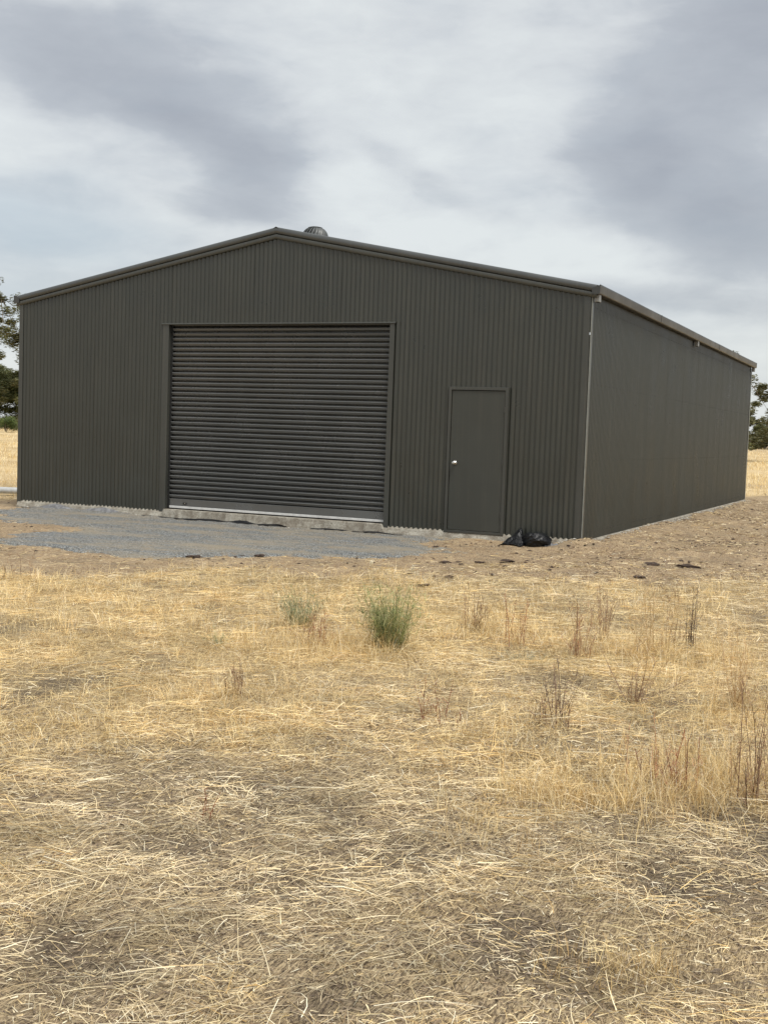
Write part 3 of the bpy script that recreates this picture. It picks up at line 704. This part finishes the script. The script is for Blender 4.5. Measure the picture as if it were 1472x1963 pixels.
# gravel stones and soil crumbs (uncountable)
def scatter_lumps(name, n, region, smin, smax, m, label):
    x, y = region(n); N = len(x); s = smin*(smax/smin)**(rng.random(N)**2.2)
    base = np.array([(1,0,0),(0,1,0),(-1,0,0),(0,-1,0),(.1,.1,.75),(0,0,-.6)]); tri = np.array([(0,1,4),(1,2,4),(2,3,4),(3,0,4),(1,0,5),(2,1,5),(3,2,5),(0,3,5)])
    V = base[None]*(1+rng.normal(0, .22, (N, 6, 3)))*s[:, None, None]*rng.uniform(.6, 1.3, (N, 1, 3))
    V[:, :, 2] *= .55
    a = rng.random(N)*2*PI; ca, sa = np.cos(a)[:, None], np.sin(a)[:, None]
    X = V[..., 0]*ca-V[..., 1]*sa+x[:, None]; Y = V[..., 0]*sa+V[..., 1]*ca+y[:, None]; Z = V[..., 2]+(height(x, y)+s*.2)[:, None]
    v = np.stack([X, Y, Z], -1).reshape(-1, 3); f = (tri[None]+6*np.arange(N)[:, None, None]).reshape(-1, 3)
    me = bpy.data.meshes.new(name); me.from_pydata(v.tolist(), [], f.tolist()); me.materials.append(m)
    tag(link(name, me), label, kind='stuff')
def reg_gravel(n):
    x = rng.uniform(0, 9.2, n); y = rng.uniform(-5.2, -.05, n); ok = sd_poly(x, y, GRAVEL) > -.15+rng.random(n)*.4; return x[ok], y[ok]
scatter_lumps('gravel_stones', 14000, reg_gravel, .005, .022, M_gravel, 'loose blue grey gravel on the pad')
def reg_bare(n):
    x = rng.uniform(-2, 17, n); y = rng.uniform(-8, 22, n); ok = (bare(x, y) > .5) & outside(x, y) & (sd_poly(x, y, GRAVEL) < -.1)
    x, y = x[ok], y[ok]; ok = rng.random(len(x)) < sstep(fbm(x, y, 1.6, 4, 61), .4, .6)*np.where(x > 9.8, 1, .45); return x[ok], y[ok]
scatter_lumps('soil_crumbs', 26000, reg_bare, .008, .035, M_clod, 'dark crumbs of soil and bark on the bare ground')
def reg_edge(n):
    k = n//2; x = rng.uniform(.2, 9.95, k); y = -.03-np.abs(rng.normal(0, .06, k))-.02
    x2 = 10.03+np.abs(rng.normal(0, .07, n-k)); y2 = rng.uniform(0, 16.1, n-k)
    X = np.r_[x, x2]; Y = np.r_[y, y2]; ok = rng.random(n) < sstep(fbm(X, Y, 2.2, 3, 71), .35, .65); return X[ok], Y[ok]
scatter_lumps('concrete_crumbs', 2600, reg_edge, .006, .026, M_crumb, 'pale crumbs of concrete along the slab edge')

# ------------------------------------------------------------------ single clods and bark pieces
def clod(x, y, sx, sy, label, rot=0.4):
    bm = bmesh.new(); bmesh.ops.create_icosphere(bm, subdivisions=2, radius=1)
    for v in bm.verts:
        q = v.co.copy(); n = .25+1.2*float(fbm(np.array(q.x*2.6+x*9), np.array(q.y*2.6+q.z*1.7+y*5), 1.0, 3, 5))+random.uniform(-.22, .22); v.co = Vector((q.x*sx*n, q.y*sy*n, max(q.z, -.3)*sx*.26*n*random.uniform(.5, 1.3)))
    me = bpy.data.meshes.new('clod'); bm.to_mesh(me); bm.free(); me.materials.append(M_clod)
    o = link('bark_piece', me, None, (x, y, H1(x, y)+.012)); o.rotation_euler = (random.uniform(-.1, .1), random.uniform(-.1, .1), rot)
    tag(o, label, 'bark', 'dark bark pieces lying on the bare dirt')
for a in [(6.66,-4.6,.10,.05,'long flat dark bark piece at the front edge of the gravel, below the roller door'),
          (7.02,-4.11,.05,.035,'small dark bark piece left of a wider one by the gravel edge'),
          (7.17,-3.97,.08,.04,'wider dark bark piece, right one of a close pair by the gravel edge'),
          (7.47,-3.12,.055,.03,'thin dark bark sliver lying on the edge of the gravel pad'),
          (8.37,-1.34,.05,.03,'dark fleck of bark lying on the gravel right of the roller door'),
          (9.2,-3.08,.075,.035,'dark bark piece at the left of the row below the personnel door'),
          (9.28,-2.86,.04,.03,'small raised dark lump second in the row below the personnel door'),
          (9.43,-3.16,.04,.03,'small round dark lump just before the row below the personnel door'),
          (9.52,-2.71,.08,.04,'flat dark bark piece in the middle of the row right of the personnel door'),
          (9.76,-2.42,.10,.06,'largest dark bark lump on the dirt before the crumpled black plastic'),
          (9.76,-4.41,.055,.04,'reddish dark bark lump on dirt at the edge of the straw'),
          (9.88,-5.38,.07,.035,'ragged brown bark piece above the big green tussock'),
          (9.37,-4.57,.05,.03,'dark bark crumbs left of the reddish lump'),
          (10.23,-4.3,.06,.035,'dark bark lump right of the reddish one near the straw edge'),
          (11.74,-1.38,.15,.06,'longest black bark slab on the dirt right of the shed corner'),
          (11.3,-1.4,.12,.06,'brown bark clod left of the longest black slab'),
          (11.48,-2.93,.09,.04,'brown tussock-like clod nearest the straw at right')]:
    clod(*a, rot=.42+random.uniform(-.3, .3))

# ------------------------------------------------------------------ black plastic and pipe
def crumple(name, pts_fn, nu, nv, amp, mat_, label, cat, seed, thick=.004, group=None):
    vs = []; fs = []
    for i in range(nu+1):
        for j in range(nv+1):
            u, v = i/nu, j/nv; p = Vector(pts_fn(u, v))
            n = Vector([float(fbm(np.array(u*5+k*9+seed), np.array(v*5+k*4), 1.0, 3, seed+k))-.5 for k in range(3)])
            q = abs(float(vn(np.array(u*9+seed), np.array(v*7.)))-.5)*2
            vs.append(tuple(p+n*amp+Vector((0, 0, q*amp*.35))))
    for i in range(nu):
        for j in range(nv): a = i*(nv+1)+j; fs.append((a, a+nv+1, a+nv+2, a+1))
    me = bpy.data.meshes.new(name); me.from_pydata(vs, [], fs); me.materials.append(mat_)
    o = link(name, me); md = o.modifiers.new('thickness', 'SOLIDIFY'); md.thickness = thick
    return tag(o, label, cat, group)
def curl_panel(u, v):      # upright rounded panel, its top edge rolled back
    h = .20*max(.05, math.sin(PI*(.12+.80*u)))**.55
    t = v*1.25; z = h*min(1, t)-.03*max(0, t-1)*4*(.5+.5*math.sin(u*6)); back = max(0, t-1)*.5
    return (9.18+u*.42+.02*math.sin(v*3), -.13-.17*math.sin(PI*u)-.05*math.sin(PI*min(1, t))+back, ZG+.008+z)
def tent_fold(u, v):       # sharp peaked fold sloping down to the left
    tri = (u/.62)**.8 if u < .62 else max(0, 1-(u-.62)/.38)**1.1
    return (8.93+u*.34, -.06-.30*v+.05*math.sin(u*4), ZG+.008+.235*tri*(1-v)**.75)
o = crumple('plastic_sheet', curl_panel, 30, 18, .045, M_plastic, 'black plastic sheeting curled upright against the wall right of the personnel door', 'plastic sheet', 3)
crumple('plastic_sheet', tent_fold, 24, 14, .045, M_plastic, 'peaked black plastic fold just left of the upright curled sheeting', 'plastic sheet', 7)
crumple('plastic_sheet', lambda u, v: (9.46+u*.22, -.12-.14*v, ZG+.01+.06*math.sin(PI*u)*(1-v)), 10, 8, .05, M_plastic, 'small black plastic tail right of the upright curled sheeting', 'plastic sheet', 17)
crumple('plastic_scrap', lambda u, v: (9.62+u*.28, -.10-.13*v, ZG+.015+.03*math.sin(PI*v)), 10, 5, .05, M_plasticg, 'pale torn plastic scrap between the black heap and the shed corner', 'plastic scrap', 5)
def strip(x0, x1, yo, wd, zt, seed, label, m, amp=.035):
    def f(u, v):
        x = x0+(x1-x0)*u; w_ = wd*(.35+.65*math.sin(PI*u)**.6)*(.8+.3*math.sin(u*17+seed))
        return (x, yo-w_*v, ZG+.012+zt*(math.sin(PI*u)**.5)*(1-v)*(.7+.4*math.sin(u*13+seed*2)))
    crumple('membrane_strip', f, int((x1-x0)*16), 4, amp, m, label, 'plastic strip', seed, .003, 'plastic membrane strips along the slab edge')
strip(.15, 2.35, -.05, .17, .10, 2, 'dusty grey membrane flap sagging below the left end of the front wall', M_plasticg, .05)
strip(2.6, 5.3, -.07, .07, .03, 4, 'black membrane strip before the left half of the roller door', M_plastic, .03)
strip(4.1, 5.4, -.13, .06, .045, 14, 'second black fold of membrane lying over concrete before the roller door', M_plastic, .035)
strip(5.8, 7.5, -.08, .11, .025, 6, 'black membrane strip by the right foot of the roller door', M_plastic, .03)
strip(8.0, 9.1, -.07, .045, .02, 8, 'thin black membrane strip below the personnel door', M_plastic, .02)

pipe = empty('pvc_pipe', (-2.4, 2.65, 0), 'white plastic pipe lying on the ground beyond the left wall of the shed', 'pipe')
pa, pb = Vector((-4.6, -.75, .0)), Vector((2.1, 1.05, 0))
z0 = -.02
p0 = Vector((-1.6, -.75, z0)); p1 = Vector((1.75, .78, z0))
MB().tube([p0, p1], .066, 18).build('pipe_barrel', M_pvc, pipe, smooth=True)
mdp = p0.lerp(p1, .54); dd = (p1-p0).normalized()
MB().tube([mdp, mdp+dd*.12], .073, 18).build('pipe_socket', M_pvc, pipe, smooth=True)
MB().tube([mdp-dd*.012, mdp-dd*.002], .074, 18).build('rubber_ring', M_dark, pipe, smooth=True)

# ------------------------------------------------------------------ weeds
def weed_dry(x, y, h, n, label, fan=.35, col=((.22, .10, .05), (.34, .19, .10), (.16, .09, .06)), branch=9, spread=.05, wd=.0052):
    N = n; a = rng.random(N)*2*PI; e = PI/2-np.abs(rng.normal(0, fan*1.5, N)); L = h*rng.uniform(.35, 1.1, N)
    P = np.stack([x+rng.normal(0, spread, N), y+rng.normal(0, spread, N), np.zeros(N)], 1); P[:, 2] = height(P[:, 0], P[:, 1])-.01
    cc = pick(np.array(col), N); dr = rng.normal(.1, .35, N)
    main = ribbons(P, a, e, L, wd*rng.uniform(.6, 1.2, N), rng.normal(0, .9, N), np.zeros(N), 5, rng.uniform(-.7, .7, N), cc, .4, dr)
    V = main[0].mean(2)   # centre lines
    k = rng.integers(1, 5, N*branch); src = np.repeat(np.arange(N), branch); fr_ = rng.random(N*branch)
    B = V[src, k-1]*(1-fr_[:, None])+V[src, k]*fr_[:, None]; nb = len(B)
    br_ = ribbons(B, rng.random(nb)*2*PI, rng.uniform(.5, 1.3, nb), h*rng.uniform(.05, .22, nb), wd*.6*np.ones(nb), rng.normal(0, .6, nb), np.zeros(nb), 3, rng.uniform(-.7, .7, nb), cc[src]*1.15, .4, rng.normal(0, .3, nb))
    # little seed husks at the branch ends
    tip = br_[0][:, -1].mean(1); nt_ = len(tip)
    hk = ribbons(tip, rng.random(nt_)*2*PI, rng.uniform(-.4, 1.2, nt_), rng.uniform(.006, .018, nt_), rng.uniform(.003, .006, nt_), np.zeros(nt_), np.zeros(nt_), 3, rng.uniform(-.8, .8, nt_), pick(np.array([(.40, .25, .14), (.55, .42, .26), (.25, .13, .08)]), nt_), .5)
    return strand_object('dry_weed', [main, br_, hk], M_straw, label, 'dry weed', None, None, 'dry weeds standing in the straw')
RED = ((.27, .10, .05), (.38, .19, .10), (.19, .09, .055))
BRN = ((.17, .10, .062), (.30, .185, .105), (.22, .13, .08))
TAN = ((.50, .35, .18), (.42, .27, .13), (.58, .44, .25))
for x, y, h, n, lb, fan, col, sp in [
    (12.21,-8.13,.42,9,'reddish dry weed with spread twiggy stems, left of the upright pair on the right half',.22,RED,.04),
    (12.18,-7.38,.36,6,'slim brown dry weed just behind the reddish twiggy one',.14,BRN,.03),
    (12.6,-7.7,.48,14,'tall loose tan weed clump midway between the reddish weed and the dark bundled stalks',.25,TAN,.10),
    (12.87,-9.34,.36,8,'wiry brown weed rising from the dark bare hollow at right',.42,BRN,.02),
    (12.81,-7.2,.40,10,'dark bundle of straight upright stalks at the right',.05,((.13,.095,.07),(.20,.15,.10)),.018),
    (12.70,-7.25,.30,5,'thin leaning stalks beside the dark upright bundle',.16,BRN,.03),
    (13.41,-9.22,.50,16,'broad tan and brown weed bush near the right edge',.32,TAN,.07),
    (12.66,-10.28,.30,12,'low dark twiggy weed with bare black stems in the middle right',.25,((.10,.065,.05),(.2,.12,.08)),.10),
    (12.07,-10.52,.24,7,'reddish leaning stems left of the low dark twiggy weed',.35,RED,.06),
    (10.81,-10.45,.20,8,'short brown upright stubble in the golden mat at left',.12,BRN,.05),
    (13.78,-10.97,.42,14,'tall brown weed clump cut by the right edge of the picture',.22,BRN,.07),
    (13.40,-11.05,.26,16,'rusty brown weed thicket inside the golden tuft at lower right',.35,RED,.09),
    (11.2,-7.52,.30,12,'brown stalky weed right of the large green tussock',.25,BRN,.09),
    (10.45,-8.75,.26,12,'rusty stalks between the two green plants',.3,RED,.12),
    (11.84,-12.36,.13,3,'lone leaning reddish sprig in the flattened straw at left front',.5,RED,.02),
    (6.44,-7.35,.26,4,'sparse thin stalks at the far left edge of the straw',.2,BRN,.1),
    (11.74,-7.97,.34,6,'sparse red brown stems behind the grey straw patch',.22,RED,.06),
    (12.25,-4.94,.22,4,'small pale stalks on the bare ground far right',.25,BRN,.04),
    (12.0,-6.6,.30,4,'fine arching brown stems left of the pale seed stalk',.35,BRN,.04)]:
    weed_dry(x, y, h*1.12, int(n*2)+1, lb, fan, col, 9, min(sp, .06))
def oat(x, y, h, lean, az0, label, heads=1):
    P = []; a = np.array([az0]); L = np.array([h])
    st = ribbons(np.array([[x, y, H1(x, y)]]), a, np.array([PI/2-lean]), L, np.array([.0022]), np.array([.2]), np.zeros(1), 7, np.array([.3]), np.array([(.62, .5, .3)]), .6, np.array([.25]))
    parts = [st]; top = st[0][0, -1].mean(0)
    n = 9*heads; q = np.repeat(top[None], n, 0)+np.c_[rng.normal(0, .006, n), rng.normal(0, .006, n), -rng.random(n)*.05]
    parts.append(ribbons(q, rng.random(n)*2*PI, rng.uniform(.4, 1.4, n), rng.uniform(.022, .045, n), rng.uniform(.004, .008, n), np.zeros(n), np.zeros(n), 4, rng.uniform(-.8, .8, n), pick(np.array([(.74, .69, .56), (.68, .6, .42)]), n), .2, rng.uniform(0, 1.2, n)))
    strand_object('seed_stalk', parts, M_straw, label, 'grass stalk', None, None, 'pale seed heads above the straw')
oat(10.82, -8.62, .62, .06, 2.2, 'tallest pale seed stalk rising above the green tussock at left', 2)
oat(10.98, -8.55, .60, .14, 1.2, 'pale drooping oat head just right of the tallest stalk above the tussock', 3)
oat(10.90, -8.30, .52, .10, .4, 'fine pale stalk between the two oat heads above the tussock')
oat(12.52, -7.3, .44, .08, 2.8, 'single pale feathery seed stalk left of the dark upright bundle')
oat(10.2, -7.6, .36, .15, 2.8, 'small pale seed stalk standing behind the sage green weed')
oat(11.6, -7.2, .36, .12, 2.4, 'lone pale seed stalk before the dirt to the right of the tussock')
oat(9.2, -7.6, .30, .2, 2.2, 'short pale seed stalk left of the sage green weed')

def green_weed(x, y, h, n, r, cols, label, wd=.004, drop=(.0, .7), fan=.30, leafy=8):
    N = n; a = rng.random(N)*2*PI; rr = r*np.sqrt(rng.random(N))*.5
    P = np.stack([x+rr*np.cos(a), y+rr*np.sin(a), np.zeros(N)], 1); P[:, 2] = height(P[:, 0], P[:, 1])-.01
    cc = pick(np.array(cols), N)
    main = ribbons(P, a+rng.normal(0, .5, N), PI/2-np.abs(rng.normal(0, fan, N)), h*rng.uniform(.5, 1.05, N), wd*rng.uniform(.7, 1.2, N), rng.normal(0, .4, N), np.zeros(N), 6, rng.uniform(-.9, .9, N), cc, .25, rng.uniform(*drop, N))
    V = main[0].mean(2); src = np.repeat(np.arange(N), leafy); k = rng.integers(1, 6, N*leafy); B = V[src, k]; nb = len(B)
    lv = ribbons(B, rng.random(nb)*2*PI, rng.uniform(.2, 1.3, nb), h*rng.uniform(.08, .26, nb), wd*rng.uniform(.6, 1.1, nb), rng.normal(0, .5, nb), np.zeros(nb), 4, rng.uniform(-.9, .9, nb), cc[src]*rng.uniform(.8, 1.3, (nb, 1)), .2, rng.uniform(-.2, .9, nb))
    nd = n//2; a2 = rng.random(nd)*2*PI
    dry = ribbons(np.c_[x+rng.normal(0, r*.5, nd), y+rng.normal(0, r*.5, nd), np.full(nd, H1(x, y))], a2, rng.uniform(.6, 1.45, nd), h*rng.uniform(.4, .95, nd), np.full(nd, .0028), rng.normal(0, .5, nd), np.zeros(nd), 5, rng.uniform(-.8, .8, nd), pick(GOLD, nd), .3, rng.uniform(.3, 1.6, nd))
    root = empty('green_weed', (0, 0, 0), label, 'weed')
    strand_object('foliage', [main, lv], M_green, None, None, None, root); strand_object('dry_blades', [dry], M_straw, 'dry yellow blades threaded through the green', None, None, root)
GRN = [(.19, .22, .08), (.31, .33, .13), (.44, .44, .21), (.11, .14, .05), (.46, .44, .24)]
SAGE = [(.22, .26, .13), (.32, .34, .19), (.17, .19, .10), (.42, .41, .26)]
green_weed(11.02, -8.74, .46, 250, .20, GRN, 'large bushy green tussock standing alone in the golden straw', .0042, fan=.24, leafy=10)
green_weed(10.02, -8.2, .31, 130, .18, SAGE, 'smaller sage green weed to the left of the large tussock', .0036, fan=.4)
green_weed(9.95, -9.25, .16, 30, .14, SAGE, 'faint low grey green weed half buried in golden straw, lowest at left', .003, fan=.5)
green_weed(11.95, -8.55, .10, 60, .30, [(.30, .32, .22), (.38, .37, .27), (.45, .42, .30)], 'flat grey green creeper in the pale patch right of the tussock', .0035, fan=.9)

# ------------------------------------------------------------------ far trees
def leaf_cloud(centers, rad, per, size, cols, flatten=.65):
    n = len(centers)*per; c = np.repeat(np.array(centers), per, 0); r = np.repeat(np.array(rad), per)
    d = rng.normal(0, 1, (n, 3)); d /= np.linalg.norm(d, axis=1)[:, None]; rr = r*rng.random(n)**.5
    P = c+d*rr[:, None]*np.array([1, 1, flatten])
    cc = pick(np.array(cols), n)*np.repeat(rng.uniform(.75, 1.25, len(centers)), per)[:, None]
    L = size*rng.uniform(.6, 1.4, n)
    return ribbons(P, rng.random(n)*2*PI, rng.uniform(-1.3, .6, n), L, L*.42, rng.normal(0, .5, n), np.zeros(n), 3, rng.uniform(-1.2, 1.2, n), cc, .3)
def tree_mesh(seed, h, spread, nclump, cols, per, size, nextra=60, lowz=.15, cr=(.5, 1.1)):
    rs = random.Random(seed); mb = MB(); ends = []
    base_r = h*.028
    def grow(p, d, L, r, depth):
        pts = [p]; rr = [r]; q = p.copy(); dd = d.copy()
        for i in range(4):
            dd = (dd+Vector((rs.uniform(-.25, .25), rs.uniform(-.25, .25), rs.uniform(-.05, .18)))).normalized(); q = q+dd*L/4; pts.append(q.copy()); rr.append(r*(1-.13*(i+1)))
        mb.tube(pts, rr, 6, False)
        if depth == 0: ends.append((q, depth)); return
        for i in range(rs.choice((2, 3, 3))):
            a = rs.random()*2*PI; k = rs.uniform(.45, .95)*spread
            nd = (dd+Vector((math.cos(a)*k, math.sin(a)*k, rs.uniform(-.15, .35)))).normalized()
            grow(pts[rs.choice((3, 4, 4))], nd, L*rs.uniform(.6, .85), rr[-1]*.68, depth-1)
    grow(Vector((0, 0, -.3)), Vector((rs.uniform(-.1, .1), rs.uniform(-.1, .1), 1)), h*.32, base_r, 4)
    E = [e[0] for e in ends]; rs.shuffle(E); top = max(e.z for e in E); sc = h/top
    limb = [e*sc for e in E]
    mb.v = [tuple(Vector(v)*sc) for v in mb.v]; sc = 1; E = limb
    R0 = max(math.hypot(e.x, e.y) for e in E)*.92; extra = []
    while len(extra) < nextra:
        a = rs.random()*2*PI; q = rs.random()**.5; zz = rs.uniform(lowz, .93)
        p = Vector((math.cos(a)*R0*q*math.sin(PI*min(1, .25+zz*.72)), math.sin(a)*R0*q*math.sin(PI*min(1, .25+zz*.72)), h*zz))
        if float(vn(np.array(p.x*.33+seed), np.array(p.z*.4+p.y*.2))) < .42: continue
        extra.append(p)
    for p in extra[::3]:
        c = min(E, key=lambda e: (e-p).length); mb.tube([c, c.lerp(p, .5)+Vector((0, 0, .2)), p], [.05, .035, .015], 4, False)
    E = E[:nclump]+extra
    cl = [tuple(e*sc+Vector((rs.uniform(-.4, .4), rs.uniform(-.4, .4), rs.uniform(-.3, .3)))) for e in E]
    crown = leaf_cloud(cl, [rs.uniform(*cr) for _ in cl], per, size, cols)
    return mb.mesh('trunk', M_bark, True), crown
GUM = [(.13, .135, .055), (.18, .18, .08), (.09, .10, .045), (.23, .215, .11)]
DKG = [(.095, .11, .04), (.135, .145, .055), (.17, .17, .07)]
OLV = [(.14, .14, .06), (.10, .105, .045), (.18, .17, .085)]
def tree_kind(seed, h, spread, ncl, cols, per, size, name, cr=(.5, 1.1)):
    tm, crown = tree_mesh(seed, h, spread, ncl, cols, per, size, cr=cr)
    return tm, crown
kinds = {}
def place_tree(kind, x, y, s, rot, label, cat='tree', name='gum_tree', group='trees beyond the paddock'):
    z = H1(x, y)
    root = empty(name, (x, y, z), label, cat, group); root.rotation_euler = (0, 0, rot); root.scale = (s, s, s)
    if kind not in kinds:
        args = KD[kind]; tm, crown = tree_mesh(*args[0], **args[1]); to = link('trunk', tm, root)
        co = strand_object('crown', [crown], M_green, None, None, None, root); kinds[kind] = (tm, co.data)
    else:
        link('trunk', kinds[kind][0], root); link('crown', kinds[kind][1], root)
KD = {'gum': ((3, 21, .72, 110, GUM, 300, .36), dict(cr=(.7, 1.5), nextra=110, lowz=.18)),
      'gum2': ((8, 12, .8, 80, OLV, 240, .32), dict(cr=(.5, 1.1), nextra=90, lowz=.15)),
      'dark': ((14, 9, .9, 60, DKG, 260, .32), dict(cr=(.8, 1.4), nextra=130, lowz=.06))}
def pol(azd, d): a = math.radians(azd); return CAM[0]+d*math.sin(a), CAM[1]+d*math.cos(a)
place_tree('gum', *pol(-43.3, 150), .93, .4, 'tall open gum tree rising above the eave at the far left')
place_tree('dark', *pol(-42.2, 162), .85, 1.4, 'darker full tree behind the foot of the tall gum at left')
place_tree('dark', *pol(-41.2, 158), .75, 2.6, 'lower dark tree half hidden by the left corner of the shed')
place_tree('gum2', *pol(-45.5, 165), .9, 3.3, 'olive gum standing left of the tall gum')
place_tree('gum2', *pol(-39.5, 170), .8, 4.3, 'olive gum behind the left part of the shed')
place_tree('gum2', *pol(-6.6, 160), .33, .5, 'open gum with gaps of sky at the far right edge')
place_tree('gum2', *pol(-7.6, 170), .34, 2.2, 'thin gum crown just clear of the right rear wall corner')
place_tree('dark', *pol(-7.2, 158), .33, 4.0, 'low dark tree filling under the gums at right')
place_tree('dark', *pol(-5.3, 168), .52, 5.0, 'broad dark tree beyond the right edge')
place_tree('dark', *pol(-6.3, 156), .36, 5.6, 'low dense tree at the foot of the open right gum')
place_tree('gum2', *pol(-3.6, 172), .5, 5.9, 'olive gum farthest to the right')
place_tree('gum2', *pol(-8.93, 110), .75, 1.0, 'gum whose top just shows above the gutter line')

def shrub(x, y, w, h, cols, label, n=3000):
    z = H1(x, y); root = empty('shrub', (x, y, z), label, 'shrub', 'shrubs at the foot of the far trees')
    cs = [(rng.normal(0, w*.24), rng.normal(0, w*.24), h*rng.uniform(.3, .68)) for _ in range(12)]
    strand_object('foliage', [leaf_cloud(cs, [w*.26]*12, n//12, .16, cols, .9)], M_green, None, None, None, root)
    mb = MB()
    for i in range(5):
        a = i*1.3; mb.tube([(0, 0, -.1), (math.cos(a)*w*.1, math.sin(a)*w*.1, h*.3), (math.cos(a)*w*.2, math.sin(a)*w*.2, h*.6)], [.05, .035, .02], 5)
    mb.build('stems', M_bark, root)
shrub(*pol(-41.95, 128), 2.3, 2.0, [(.10, .14, .04), (.13, .17, .05), (.07, .10, .03)], 'round bright green shrub at the paddock edge by the left wall')
for i, (a, d, w_, h_, lb) in enumerate([(-42.8, 136, 2.2, 1.3, 'low olive shrub at the left picture edge'), (-41.3, 140, 2.6, 1.4, 'low olive shrub half behind the left wall'),
        (-42.3, 150, 3.2, 1.8, 'grey green shrub behind the round bright one'), (-6.9, 158, 3.0, 2.4, 'green shrub beside the right wall edge on the rise'), (-6.0, 157, 3.4, 2.6, 'green shrub at the right picture edge on the rise'), (-5.0, 160, 3.4, 2.4, 'green shrub just past the right picture edge')]):
    shrub(*pol(a, d), w_, h_, OLV if i < 3 else GUM, lb, 1800)
